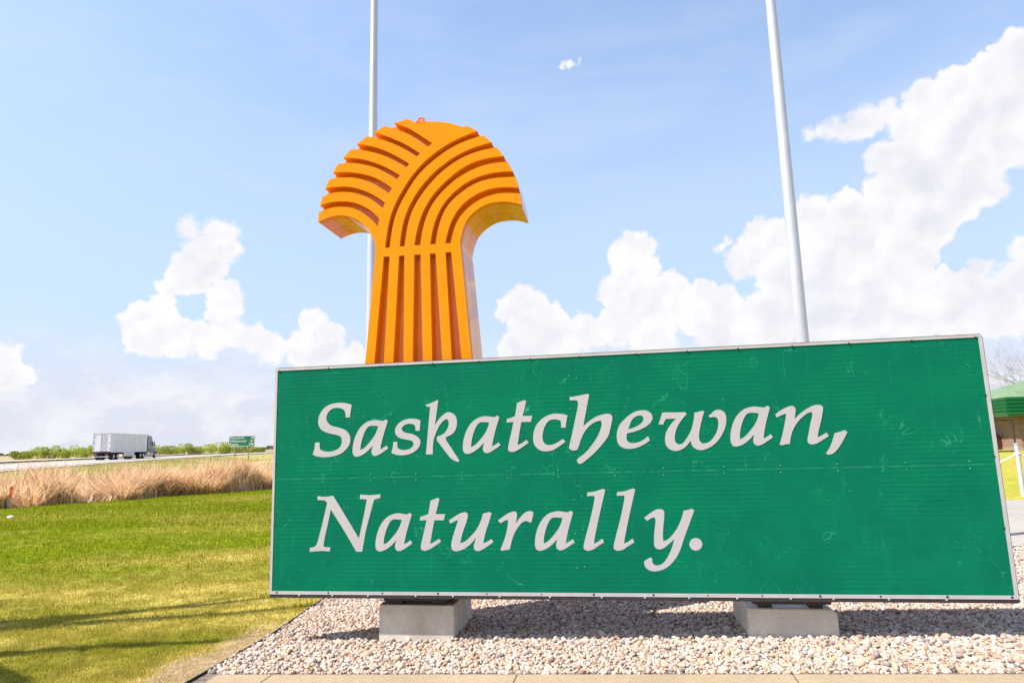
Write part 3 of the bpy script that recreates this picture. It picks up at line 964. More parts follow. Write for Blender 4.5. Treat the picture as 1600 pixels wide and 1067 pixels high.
def lawn():
    parts = []
    for (y0, y1, n, h) in ((5.0, 7.5, 150000, 0.036), (7.5, 11, 120000, 0.042), (11, 17, 90000, 0.055), (17, 33, 90000, 0.075)):
        y = RNG.uniform(y0, y1, n * 2)
        x = -y * 0.83 - 0.3 + RNG.random(n * 2) * (y * 0.83 + 0.3 - 1.6)
        ok = (x < edge_x(y) - 0.03) & (x > -y * 0.85 - 0.4) & (reed_d(x, y) < 0.1) & (x < -y * 0.33 - 0.0 + 0.6)
        s, t = st_of(x, y)
        ok &= (t > WALK_T + 0.01) | (s < -0.06)
        x, y = x[ok][:n], y[ok][:n]
        g = lawn_mix(x, y)
        # bare scuffed patches carry fewer blades
        keep = RNG.random(len(x)) < (0.45 + 0.55 * sstep(g, 0.0, 0.35)) * (1 - 0.86 * bare_soil(x, y))
        x, y, g = x[keep], y[keep], g[keep]
        f = np.clip(g + RNG.normal(0, 0.28, len(x)), 0, 1)[:, None]
        c = (STRAW * 1.25) * (1 - f) + GREEN * 1.05 * f
        dk = RNG.random(len(x)) < 0.09
        c[dk] = DGREEN
        c = c * np.exp(RNG.normal(0, 0.2, len(x)))[:, None]
        tuft = 0.7 + 0.65 * sstep(fbm(x, y, 5.0, 2), 0.35, 0.75)
        parts.append((np.stack([x, y, ground_z(x, y) - 0.004], -1), c, h * tuft))
    for i, (P, c, h) in enumerate(parts):
        o = blades('lawn_grass', P, h, 0.0028 * (1, 1.3, 2.2, 4.5)[i], c, 0.6)
        tag(o, ('short mown grass, patchy green and straw, by the gravel', 'mown grass of the middle lawn, yellowish green',
                'mown grass of the greener outer lawn', 'bright green mown grass in front of the reeds')[i], 'grass', kind='stuff')


lawn()


def reeds():
    n = 90000
    L = RNG.uniform(-9, 24, n)
    D = np.abs(RNG.gamma(1.4, 4.5, n))
    D = np.where(RNG.random(n) < 0.3, RNG.uniform(0, 1.2, n), D) % 17.0
    D = D + 0.35 * np.sin(L * 1.3) + 0.4 * (vnoise(L, L * 0, 0.9) - 0.5)
    x = -18.8 + L * 0.673 - D * 0.74
    y = 24.3 + L * 0.74 + D * 0.673
    ok = (x - road_x(y) > 2.5) & (x < -y * 0.30)
    cl = fbm(x, y, 0.5, 3)
    ok &= RNG.random(n) < 0.10 + 1.2 * sstep(cl, 0.36, 0.60)
    x, y, D, cl = x[ok], y[ok], D[ok], cl[ok]
    q = (x - road_x(y))
    h = (1.15 + 0.85 * (cl - 0.5) * 2) * (0.45 + 0.55 * sstep(D, -0.6, 0.9)) * (0.5 + 0.5 * sstep(q, 2.5, 7))
    pal = np.array([[0.72, 0.49, 0.29], [0.84, 0.62, 0.40], [0.58, 0.355, 0.19], [0.86, 0.70, 0.50], [0.34, 0.20, 0.10]])
    c = pal[RNG.choice(5, len(x), p=[.32, .28, .18, .12, .10])] * np.exp(RNG.normal(0, 0.15, len(x)))[:, None]
    P = np.stack([x, y, ground_z(x, y) - 0.02], -1)
    swp = (fbm(x, y, 0.7, 2) * 25.0, 0.10 + 0.65 * sstep(vnoise(x + 9, y, 1.1), 0.35, 0.9))
    o = blades('reed_bed', P, h, 0.018, c, 0.30, 'reed', 2, 1.1, swp)
    tag(o, 'dense bed of dry tan reeds along the roadside ditch', 'reeds', kind='stuff')
    n = 26000
    y = RNG.uniform(30, 125, n)
    q = RNG.uniform(0.6, 13, n)
    x = road_x(y) + q
    ok = (reed_d(x, y) > 9.0) & (x < -y * 0.30)
    x, y, q = x[ok], y[ok], q[ok]
    f = np.clip(fbm(x, y, 0.2, 3) * 1.6 - 0.4 + RNG.normal(0, 0.2, len(x)), 0, 1)[:, None]
    c = (np.array([0.52, 0.42, 0.20]) * (1 - f) + np.array([0.28, 0.29, 0.05]) * f)
    P = np.stack([x, y, ground_z(x, y) - 0.02], -1)
    o = blades('verge_grass', P, 0.22, 0.03, c, 0.5, 'reed', 1)
    tag(o, 'rough yellow-green grass on the highway verge', 'grass', kind='stuff')


reeds()

# ---------------------------------------------------------------- concrete blocks
for i, (a, b, zt) in enumerate(BLOCKS):
    lab = ('sharp-edged grey concrete block under the sign beneath the orange sheaf',
           'rounded chipped grey concrete block under the sign away from the orange sheaf')[i]
    o = MB()
    ch = (0.0, 0.035)[i]
    zb = -0.30
    prof = [(a + 0.002, zb), (b + (0.004, 0.010)[i], zb), (b, zt - ch), (b - ch * 1.2, zt), (a + ch * 0.2, zt), (a, zt - ch * 0.3)]
    if i == 0:
        prof = [(a, zb), (b, zb), (b, zt), (a, zt)]
    o.prism(prof, lambda u, v, d: SP(u, d, v), BLOCK_T0, BLOCK_T1)
    ob = o.build('concrete_block', M['block'], bevel=(0.006, 0.014)[i])
    tag(ob, lab, 'block', 'concrete blocks carrying the big sign')

# ---------------------------------------------------------------- the big green sign
sign = empty('welcome_sign', SP(0, 0, 0.3003), label='large green roadside sign with white calligraphic lettering in a white border',
             cat='sign')
sign.rotation_euler = Matrix.Rotation(YAW, 3, 'Z').__matmul__(Matrix.Rotation(-SIGN_ROLL, 3, 'Y')).to_euler()
W_, H_ = SIGN_W, SIGN_H
SEAM_U, SEAM_V = 2.93, 1.055          # joints between the sheets


def sbox(name, u0, u1, v0, v1, d0, d1, mat, parent=None, bevel=None):
    """box in sign coordinates, d measured backwards"""
    return MB().box((u0, d0, v0), (u1, d1, v1)).build(name, mat, parent or sign, bevel=bevel)


g_ = 0.0005
for (u0, u1) in ((0.02, SEAM_U - g_), (SEAM_U + g_, W_ - 0.02)):
    sbox('sign_panel', u0, u1, 0.02, SEAM_V - g_, 0.0, 0.02, M['green'])
    sbox('sign_panel', u0, u1, SEAM_V + g_, H_ - 0.02, 0.0015, 0.021, M['green'])
BW = 0.029
sbox('border_strip', 0.0, W_, 0.0, BW, -0.004, 0.0225, M['border'])
sbox('border_strip', 0.0, W_, H_ - 0.023, H_, -0.004, 0.0225, M['border'])
sbox('border_strip', 0.0, 0.023, BW + 0.0005, H_ - 0.0235, -0.003, 0.022, M['border'])
sbox('border_strip', W_ - BW, W_, BW + 0.0005, H_ - 0.0235, -0.003, 0.022, M['border'])
sbox('base_rail', 0.008, W_ - 0.004, -0.030, -0.0005, -0.001, 0.10, M['darksteel'])
sbox('cap_rail', 0.02, W_ - 0.01, H_ + 0.0005, H_ + 0.006, 0.002, 0.10, M['darksteel'])
sbox('side_rail', W_ + 0.0005, W_ + 0.006, -0.02, H_ - 0.02, 0.002, 0.10, M['darksteel'])
sbox('side_rail', -0.003, -0.0005, -0.02, H_ - 0.02, 0.004, 0.10, M['darksteel'])
sbox('rear_sheet', 0.01, W_ - 0.01, 0.0, H_, 0.085, 0.098, M['darksteel'])
for u in (0.6, 1.4, 2.9, 4.7, 5.8):
    sbox('frame_post', u - 0.04, u + 0.04, 0.0, H_ - 0.005, 0.026, 0.083, M['darksteel'])
for (a, b, zt) in BLOCKS:
    for u in (a + 0.16, b - 0.16):
        sbox('support_beam', u - 0.055, u + 0.055, -0.3003 + zt + 0.001 - SIGN_ROLL * u, -0.031, 0.15, 0.62, M['darksteel'])
    sbox('support_beam', a + 0.05, b - 0.05, -0.075, -0.0305, 0.101, 0.16, M['darksteel'])


def disc(name, u, v, r, mat, d=-0.006, n=8):
    mb = MB()
    vs = [(u + r * math.cos(2 * math.pi * k / n), d, v + r * math.sin(2 * math.pi * k / n)) for k in range(n)]
    vs2 = [(q[0], 0.001, q[2]) for q in vs]
    mb.add(vs + vs2, [tuple(range(n))] + [(k, k + n, (k + 1) % n + n, (k + 1) % n) for k in range(n)])
    return mb.build(name, mat, sign)


rs = random.Random(5)
k = 0
u = 0.045
while u < W_:
    disc('screw', u, H_ - 0.024, rs.uniform(0.006, 0.010), M['screw'])
    disc('screw', min(u + 0.03, W_ - 0.05), 0.017, rs.uniform(0.005, 0.010), M['screw'])
    u += rs.uniform(0.44, 0.53)
for v in (0.55, 1.12, 1.62):
    disc('screw', W_ - 0.036, v, 0.007, M['screw'])
    disc('screw', 0.028, v + 0.08, 0.006, M['screw'])
u = 0.52
while u < W_ - 0.2:
    for dv in (-0.028, 0.028):
        disc('rivet', u, SEAM_V + dv, 0.0055, M['rivet'], -0.003)
    u += rs.uniform(0.42, 0.56)
for v in (0.24, 0.55, 0.84, 1.32, 1.62, 1.93):
    for du in (-0.035, 0.035):
        disc('rivet', SEAM_U + du, v + rs.uniform(-0.02, 0.02), 0.0055, M['rivet'], -0.003)
u = 0.3
while u < W_ - 0.2:                      # pale drip notches along the foot of the border
    sbox('drip_tab', u - 0.008, u + 0.008, -0.012, 0.004, -0.0065, -0.0045, M['border'])
    u += rs.uniform(0.32, 0.46)


def parse(st):
    loops = []
    for lp in st.split('|'):
        pts, cor = [], []
        for tok in lp.split():
            cor.append(tok[0] == 'c')
            x, y = tok.lstrip('c').split(',')
            pts.append((int(x) / 1000, int(y) / 1000))
        loops.append(catmull(pts, cor, True, 5))
    return loops


def letter_mesh(ch):
    loops = parse(GLYPHS[ch])
    flat = [q for lp in loops for q in lp]
    tris = tessellate_polygon([[Vector((q[0], q[1], 0)) for q in lp] for lp in loops])
    n = len(flat)
    V = [(q[0], -0.0012, q[1]) for q in flat] + [(q[0], 0.0005, q[1]) for q in flat]
    F = []
    for t in tris:
        a, b, c = (flat[i] for i in t)
        cr = (b[0] - a[0]) * (c[1] - a[1]) - (b[1] - a[1]) * (c[0] - a[0])
        F.append(tuple(t) if cr > 0 else tuple(t)[::-1])
    base = 0
    for lp in loops:
        m = len(lp)
        F += [(base + i, base + (i + 1) % m, n + base + (i + 1) % m, n + base + i) for i in range(m)]
        base += m
    me = bpy.data.meshes.new('letter')
    me.from_pydata(V, [], F)
    me.materials.append(M['letter'])
    return me


LETTER_MESH = {c: letter_mesh(c) for c in GLYPHS}
LINE1 = [('S', 0, 0), ('a', 0, 0), ('s', 0, 0), ('k', 0, 0), ('a', 1.077, -0.001), ('t', 0, 0), ('c', 0, 0), ('h', 0, 0), ('e', 0, 0),
         ('w', 0, 0), ('a', 3.471, 0.001), ('n', 0, 0), (',', 0, 0)]
LINE2 = [('N', 0, 0), ('a', 0.232, -0.867), ('t', -0.835, -0.868), ('u', 0, 0), ('r', 0, 0), ('a', 1.722, -0.866), ('l', 0, 0),
         ('l', 0.262, -0.0015), ('y', 0, 0), ('.', 0, 0)]
for ch, du, dv in LINE1 + LINE2:
    o = bpy.data.objects.new('letter', LETTER_MESH[ch])
    o.location = (du, 0, dv)
    link(o, sign)

# ---------------------------------------------------------------- the orange wheat sheaf
SH_T0, SH_T1, SH_G = 0.15, 0.73, 0.085
SZ = lambda st: [tuple(int(q) / 1000 for q in tok.split(',')) for tok in st.split()]
C = {k: catmull(SZ(v), sub=5) for k, v in SHEAF.items() if k not in ('btop', 'bbot', 'foot', 'tipR', 'lmid', 'rmid')}
for k_ in [q for q in C if q[0] == 'R']:       # iron out the hand-set control points
    a_ = np.array(C[k_])
    for _ in range(14):
        a_[1:-1] = 0.5 * a_[1:-1] + 0.25 * (a_[:-2] + a_[2:])
    C[k_] = [tuple(float(v) for v in q) for q in a_]
P_ = {k: SZ(SHEAF[k]) for k in ('btop', 'bbot', 'foot', 'tipR', 'lmid', 'rmid')}
sheaf = empty('wheat_sheaf', SP(1.4, 0.44, 0.205), label='tall orange stylised wheat sheaf sculpture standing behind the green sign', cat='sculpture')
sheaf_inv = Matrix.Translation(-sheaf.location)


def SF(u, v, d):
    return SP(u, d, v) - sheaf.location


FOOT_Z = 0.300


def foot_pt(top, low):
    """carry a stalk edge straight on down to the block"""
    (u0, v0), (u1, v1) = top, low
    k_ = (FOOT_Z - v0) / (v1 - v0)
    return (u0 + (u1 - u0) * k_, FOOT_Z)


def relief(name, outline, d0=SH_T0, mat='orange', d1=SH_T0 + SH_G):
    o = []
    for q in outline:                      # drop doubled points
        if not o or abs(q[0] - o[-1][0]) + abs(q[1] - o[-1][1]) > 1e-4:
            o.append(q)
    if abs(o[0][0] - o[-1][0]) + abs(o[0][1] - o[-1][1]) < 1e-4:
        o.pop()
    return MB().prism(o, SF, d0, d1).build(name, M[mat], sheaf, smooth=28)


# left ribs
for i in range(1, 9):
    root_low = [C['l8'][-1]] if i == 8 else []
    relief('grain_rib', C['u%d' % i] + (C['l%d' % i])[::-1])
# crown cap, a little sunk
relief('crown_cap', C['cap'] + C['b1'][::-1] + C['u1'][::-1][:-1] if False else
       C['cap'] + C['b1'][::-1] + [q for q in C['u1'][::-1] if q[0] > C['cap'][0][0] + 1e-4], SH_T0 + 0.018)
# spine with the first right-hand rib
sp = list(C['lo'][::-1]) + [C['l8'][-1], C['u8'][-1]]
for i in range(7, 0, -1):
    sp += [C['l%d' % i][-1], C['u%d' % i][-1]] if i > 1 else [C['l1'][-1]]
sp += C['b1'] + [P_['tipR'][0]] + C['R1l']
relief('spine_rib', sp)
# right ribs
tips = P_['tipR']
for j in range(1, 6):
    a_, b_ = C['R%dr' % j], (C['R%dl' % (j + 1)] if j < 5 else C['ro'])
    relief('grain_rib', a_ + b_[::-1] + ([tips[2 * j - 1]] if j < 5 else []))
# binding band and the six stalks
relief('binding_band', P_['btop'] + P_['bbot'][::-1])
left_line = catmull(P_['lmid'] + [P_['foot'][0]], sub=4) + [foot_pt(P_['lmid'][-1], P_['foot'][0])]
right_line = catmull(P_['rmid'] + [P_['foot'][-1]], sub=4) + [foot_pt(P_['rmid'][-1], P_['foot'][-1])]
for j in range(6):
    a_, b_ = P_['bbot'][2 * j], P_['bbot'][2 * j + 1]
    la = left_line if j == 0 else [a_, foot_pt(a_, P_['foot'][2 * j])]
    lb = right_line if j == 5 else [b_, foot_pt(b_, P_['foot'][2 * j + 1])]
    relief('stalk', la + lb[::-1])
# body behind the relief: two shells meeting at a seam
ol = list(left_line[::-1]) + [P_['btop'][0]] + C['lo'][::-1][1:] + C['l8'][::-1][1:]
for i in range(8, 0, -1):
    ol += [C['u%d' % i][0]] + ([C['l%d' % (i - 1)][0]] if i > 1 else [])
ol += C['cap'] + tips[:1] + [C['R1l'][0]] + tips[1:] + C['ro'][1:] + [P_['btop'][-1], P_['bbot'][-1]] + right_line[1:]
SEAM_T = SH_T0 + 0.335
relief('body_shell', ol, SH_T0 + SH_G, 'orange_in', SEAM_T - 0.003)
cx_ = sum(q[0] for q in ol) / len(ol)


def inset(pts, d):
    out, n = [], len(pts)
    for i in range(n):
        a, b, c = (np.array(pts[k % n]) for k in (i - 1, i, i + 1))
        e1, e2 = b - a, c - b
        e1 = e1 / (np.linalg.norm(e1) + 1e-9)
        e2 = e2 / (np.linalg.norm(e2) + 1e-9)
        nn = np.array([-(e1 + e2)[1], (e1 + e2)[0]])
        nn = nn / (np.linalg.norm(nn) + 1e-9)
        out.append(tuple(b + nn * d))
    return out


_ol = []
for q in ol:
    if not _ol or abs(q[0] - _ol[-1][0]) + abs(q[1] - _ol[-1][1]) > 2e-3:
        _ol.append(q)
_ar = sum(_ol[i][0] * _ol[(i + 1) % len(_ol)][1] - _ol[(i + 1) % len(_ol)][0] * _ol[i][1] for i in range(len(_ol)))
relief('seam_web', inset(_ol, 0.008 if _ar > 0 else -0.008), SEAM_T - 0.004, 'orange_in', SEAM_T + 0.004)
relief('body_shell', ol, SEAM_T + 0.003, 'orange_in', SH_T1)
MB().prism([(1.06, 0.206), (1.72, 0.206), (1.72, 0.299), (1.06, 0.299)], SF, SH_T0 + 0.09, SH_T1 - 0.05).build('mounting_foot', M['darksteel'], sheaf)
# lifting eye on the crown
eye = MB()
cu, cv = C['cap'][int(len(C['cap']) * 0.22)]
ring = [SF(cu + 0.028 * math.cos(a), cv + 0.030 + 0.026 * math.sin(a), 0.19) for a in np.linspace(-0.9, math.pi + 0.9, 12)]
eye.tube(ring, 0.011, 6)
eye.box((-0.05, -0.03, -0.01), (0.05, 0.03, 0.012), Matrix.Translation(SF(cu, cv + 0.004, 0.20)))
eye.build('lifting_eye', M['lug'], sheaf, smooth=50)

# ---------------------------------------------------------------- flagpoles
for (x, y, lab) in ((4.06, 9.0, 'tall tapering aluminium flagpole rising behind the plain part of the green sign'),
                    (-2.41, 11.0, 'tall tapering aluminium flagpole rising behind the orange sheaf')):
    z0 = gz(x, y)
    fp = empty('flagpole', (x, y, z0), label=lab, cat='flagpole', group='flagpoles behind the sign')
    MB().tube([(0, 0, 0.03), (0, 0, 3.2), (0, 0, 7), (0, 0, 13.5)], [0.088, 0.086, 0.076, 0.05], 32).build('pole', M['pole'], fp, smooth=40)
    MB().tube([(0, 0, -0.02), (0, 0, 0.03), (0, 0, 0.05), (0, 0, 0.12)], [0.2, 0.2, 0.15, 0.10], 24).build('base_collar', M['pole'], fp, smooth=40)
    MB().tube([(0, 0, 13.5), (0, 0, 13.55), (0, 0, 13.6), (0, 0, 13.7), (0, 0, 13.8), (0, 0, 13.84)], [0.03, 0.06, 0.1, 0.12, 0.08, 0.01], 16).build('finial_ball', M['pole'], fp, smooth=60)


# ---------------------------------------------------------------- lorry on the highway
def lorry():
    px, py = -62.6, 102.0
    t = empty('semi_truck', (px, py, ROAD_Z + 0.006), math.pi / 2 + R(9.4),
              label='white box semi-trailer pulled by a blue-grey tractor on the highway', cat='truck')
    # local: x forward, y left; the right rear corner of the trailer is the origin
    L, Wd = 14.4, 2.6

    def bx(name, a, b, mat, parent=t, bevel=None):
        return MB().box(a, b).build(name, M[mat], parent, bevel=bevel)
    tr = bx('trailer_box', (0.05, 0.0, 1.18), (L, Wd, 4.08), 'box_white', bevel=0.03)
    for i in range(1, 13):
        bx('side_post', (i * L / 13 - 0.02, -0.012, 1.3), (i * L / 13 + 0.02, -0.002, 4.0), 'box_white', tr)
    bx('top_rail', (0.0, -0.02, 4.0), (L + 0.01, -0.003, 4.1), 'chrome', tr)
    bx('bottom_rail', (0.0, -0.02, 1.12), (L + 0.01, -0.003, 1.3), 'chrome', tr)
    for k in (0, 1):
        d = bx('rear_door', (0.0, 0.1 + k * 1.21, 1.3), (0.046, 1.29 + k * 1.21, 3.98), 'box_rear')
        bx('lock_rod', (-0.05, 0.75 + k * 0.65 + 0.0, 1.3), (-0.01, 0.80 + k * 0.65, 3.98), 'chrome', d)
        bx('lock_rod', (-0.05, 1.05 + k * 0.35, 1.3), (-0.01, 1.10 + k * 0.35, 3.98), 'chrome', d)
        for z in (1.7, 2.6, 3.5):
            bx('hinge', (-0.03, 0.11 + k * 2.24, z), (-0.005, 0.23 + k * 2.24, z + 0.1), 'chassis', d)
    rf = bx('rear_frame', (-0.02, 0.0, 1.02), (0.045, Wd, 1.29), 'chassis')
    for y in (0.15, 0.5, 2.0, 2.35):
        bx('tail_light', (-0.05, y, 1.06), (-0.021, y + 0.2, 1.16), 'redlamp', rf)
    bx('rear_frame', (-0.02, 0.0, 1.2901), (0.049, 0.098, 4.08), 'chrome')
    bx('rear_frame', (-0.02, Wd - 0.098, 1.2901), (0.049, Wd, 4.08), 'chrome')
    bx('rear_frame', (-0.02, 0.0, 3.981), (0.048, Wd, 4.1), 'chrome')
    bb = bx('underride_bar', (0.0, 0.2, 0.45), (0.1, Wd - 0.2, 0.57), 'chrome')
    for y in (0.6, 1.9):
        bx('bracket', (0.02, y, 0.57), (0.1, y + 0.1, 1.02), 'chassis', bb)
    bx('chassis_rail', (0.2, 0.7, 0.85), (L - 0.5, 0.9, 1.18), 'chassis')
    bx('chassis_rail', (0.2, 1.7, 0.85), (L - 0.5, 1.9, 1.18), 'chassis')
    bx('side_skirt', (4.9, 0.02, 0.45), (9.2, 0.06, 1.11), 'box_white')
    bx('side_skirt', (4.9, Wd - 0.06, 0.45), (9.2, Wd - 0.02, 1.11), 'box_white')

    def wheel(x, y, r=0.52, w=0.28):
        def ring(rr, y0, y1, n=20):
            return MB().tube([(x, y0, r), (x, y0 + 0.03 * (1 if y1 > y0 else -1), r), (x, y1, r)], [rr * 0.9, rr, rr], n)
        o = ring(r, y - w / 2, y + w / 2).build('wheel', M['black'], t, smooth=40)
        for s in (-1, 1):
            MB().tube([(x, y + s * (w / 2 - 0.02), r), (x, y + s * (w / 2 + 0.012), r)], [r * 0.55, r * 0.5], 16).build('rim', M['chrome'], o, smooth=40)
    for x in (1.4, 2.7):
        for y in (0.18, 0.50, Wd - 0.50, Wd - 0.18):
            wheel(x, y)
        bx('axle', (x - 0.07, 0.3, 0.44), (x + 0.07, Wd - 0.3, 0.6), 'chassis')
        bx('mud_flap', (x - 0.75, 0.02, 0.3), (x - 0.73, 0.66, 0.95), 'black') if x < 2 else None
    for x in (11.9, 13.2):
        for y in (0.18, 0.50, Wd - 0.50, Wd - 0.18):
            wheel(x, y)
    bx('landing_leg', (9.8, 0.5, 0.35), (9.95, 0.65, 1.1), 'chassis')
    bx('landing_leg', (9.8, 1.95, 0.35), (9.95, 2.1, 1.1), 'chassis')
    # tractor
    bx('tractor_frame', (11.0, 0.8, 0.7), (19.6, 1.8, 1.0), 'chassis')
    bx('fuel_tank', (14.8, 0.05, 0.45), (16.4, 0.62, 1.05), 'chrome', bevel=0.12)
    bx('fuel_tank', (14.8, Wd - 0.62, 0.45), (16.4, Wd - 0.05, 1.05), 'chrome', bevel=0.12)
    cab = MB()
    cab.prism([(15.0, 0.95), (17.6, 0.95), (17.6, 2.15), (17.2, 3.05), (16.6, 3.85), (15.3, 3.95), (15.0, 3.7)],
              lambda u, v, d: Vector((u, d, v)), 0.06, Wd - 0.06)
    cb = cab.build('cab', M['cab'], t, bevel=0.06)
    bx('sleeper_fairing', (14.62, 0.05, 1.0), (14.99, Wd - 0.05, 3.75), 'chassis')
    for y, d in ((0.045, -1), (Wd - 0.045, 1)):
        MB().prism([(16.2, 2.2), (17.25, 2.2), (16.95, 2.95), (16.2, 2.95)], lambda u, v, q: Vector((u, q, v)), y - 0.012, y + 0.012).build('side_window', M['glass'], cb)
        bx('door', (16.05, y - 0.01, 1.1), (17.45, y + 0.01, 2.15), 'cab', cb)
    hood = MB()
    hood.prism([(17.601, 0.75), (19.5, 0.75), (19.55, 1.3), (19.3, 1.75), (17.601, 2.12)], lambda u, v, d: Vector((u, d, v)), 0.30, Wd - 0.30)
    hood.build('hood', M['cab'], t, bevel=0.08)
    for y in (0.16, Wd - 0.16):
        wheel(18.6, y)
        MB().prism([(17.8, 0.95), (17.95, 1.25), (18.3, 1.40), (18.9, 1.40), (19.3, 1.2), (19.4, 0.9), (19.3, 0.9), (19.1, 1.15), (18.6, 1.2), (18.1, 1.1), (17.95, 0.95)],
                   lambda u, v, q: Vector((u, q, v)), y - 0.16, y + 0.16).build('fender', M['cabgrey'], t)
        MB().tube([(15.15, y, 1.0), (15.15, y, 3.9), (15.10, y, 4.15)], 0.07, 10).build('exhaust_stack', M['chrome'], t, smooth=40)
        MB().box((17.35, y - 0.35 if y < 1 else y + 0.16, 2.2), (17.45, y - 0.16 if y < 1 else y + 0.35, 2.9)).build('mirror', M['chassis'], t)
    bx('bumper', (19.4, 0.08, 0.4), (19.7, Wd - 0.08, 0.78), 'chrome', bevel=0.04)
    bx('skirt_panel', (16.45, 0.03, 0.45), (17.75, 0.09, 1.0), 'cabgrey')


lorry()


# ---------------------------------------------------------------- distance sign by the highway
def text_mesh(body, size):
    cu = bpy.data.curves.new('words', 'FONT')
    cu.body = body
    cu.size = size
    cu.extrude = 0.004
    ob = bpy.data.objects.new('words', cu)
    COL.objects.link(ob)
    bpy.context.view_layer.update()
    dg = bpy.context.evaluated_depsgraph_get()
    me = bpy.data.meshes.new_from_object(ob.evaluated_get(dg))
    bpy.data.objects.remove(ob)
    bpy.data.curves.remove(cu)
    xs = [v.co.x for v in me.vertices]
    me.materials.clear()
    me.materials.append(M['paper'])
    return me, min(xs), max(xs)


def distance_sign():
    yd = 85.0
    x0, x1 = -36.9, -33.65
    zg = gz(-35.2, yd)
    zb, zt = 2.08, 3.38
    t = empty('distance_sign', (-35.25, yd, zg), R(4), label='green highway distance sign with three white lines on two thin posts', cat='road sign')
    hw = 1.63
    zb -= zg
    zt -= zg
    pn = MB().box((-hw, 0, zb), (hw, 0.03, zt)).build('panel', M['roadsign'], t)
    for (a, b) in (((-hw, -0.004, zb), (hw, -0.001, zb + 0.03)), ((-hw, -0.004, zt - 0.03), (hw, -0.001, zt)),
                   ((-hw, -0.004, zb + 0.031), (-hw + 0.03, -0.001, zt - 0.031)), ((hw - 0.03, -0.004, zb + 0.031), (hw, -0.001, zt - 0.031))):
        MB().box(a, b).build('border_strip', M['paper'], pn)
    for i, (name, km) in enumerate((('Moosomin', '18'), ('Whitewood', '67'), ('Regina', '240'))):
        z = zt - 0.37 - i * 0.41
        for body, right in ((name, False), (km, True)):
            me, a, b = text_mesh(body, 0.42)
            o = bpy.data.objects.new('lettering', me)
            o.rotation_euler = (math.pi / 2, 0, 0)
            o.location = ((hw - 0.14 - b) if right else (-hw + 0.14 - a), -0.006, z)
            link(o, pn)
    for x in (-0.83, 0.86):
        MB().box((x - 0.06, 0.031, -0.05), (x + 0.06, 0.13, zt - 0.1)).build('post', M['wood'], t)


distance_sign()

# ---------------------------------------------------------------- marker post and litter by the reeds
mx, my = -18.75, 24.6
mk = empty('marker_post', (mx, my, gz(mx, my)), label='orange topped white utility marker post at the reed edge', cat='marker post')
MB().tube([(0, 0, -0.1), (0.03, 0, 0.40)], 0.045, 10).build('lower_tube', M['whitepipe'], mk, smooth=40)
MB().tube([(0.03, 0, 0.401), (0.06, 0, 0.80), (0.062, 0, 0.82)], [0.055, 0.055, 0.035], 10).build('orange_sleeve', M['marker'], mk, smooth=40)
pb = MB()
V0, F0 = icosphere(2)
pb.add([(v[0] * 0.09 * (1 + 0.25 * math.sin(5 * v[1] + 2 * v[2])), v[1] * 0.07, 0.05 + v[2] * 0.055 * (1 + 0.3 * math.sin(4 * v[0]))) for v in V0], [tuple(int(i) for i in f) for f in F0])
lit = pb.build('paper_scrap', M['paper'])
lit.location = (-15.3, 20.2, gz(-15.3, 20.2))
tag(lit, 'crumpled white paper scrap lying on the green lawn', 'litter')


# ---------------------------------------------------------------- bushes beyond the highway
def bush_mesh(seed, w, h, n, light):
    r = np.random.default_rng(seed)
    k = r.integers(4, 8)
    cen = np.stack([r.uniform(-0.5, 0.5, k) * w * 0.75, r.uniform(-0.4, 0.4, k) * w * 0.5, r.uniform(0.25, 0.7, k) * h], -1)
    rad = r.uniform(0.22, 0.36, k) * min(w, h * 1.6)
    i = r.integers(0, k, n)
    d = r.normal(0, 1, (n, 3))
    d /= np.linalg.norm(d, axis=1)[:, None]
    P = cen[i] + d * (rad[i] * r.uniform(0.55, 1.08, n) ** 0.7)[:, None]
    P[:, 2] = np.clip(P[:, 2], 0.05, h)
    e1 = r.normal(0, 1, (n, 3))
    e1 /= np.linalg.norm(e1, axis=1)[:, None]
    e2 = np.cross(e1, r.normal(0, 1, (n, 3)))
    e2 /= np.linalg.norm(e2, axis=1)[:, None] + 1e-9
    s = r.uniform(0.10, 0.26, n)[:, None]
    V = np.stack([P - e1 * s, P + e2 * s * 0.6, P + e1 * s, P - e2 * s * 0.6], 1).reshape(-1, 3)
    F = np.arange(4 * n).reshape(n, 4)
    f = r.random(n)[:, None]
    c = (np.array([0.22, 0.28, 0.03]) * (1 - f) + np.array([0.40, 0.43, 0.06]) * f) * light
    return V, F, np.repeat(c, 4, 0)


def cam_ground(px, depth):
    """place on the land at forward distance, looking along a given azimuth column"""
    x = (px - 800) / 1016.5 * depth
    return x, depth


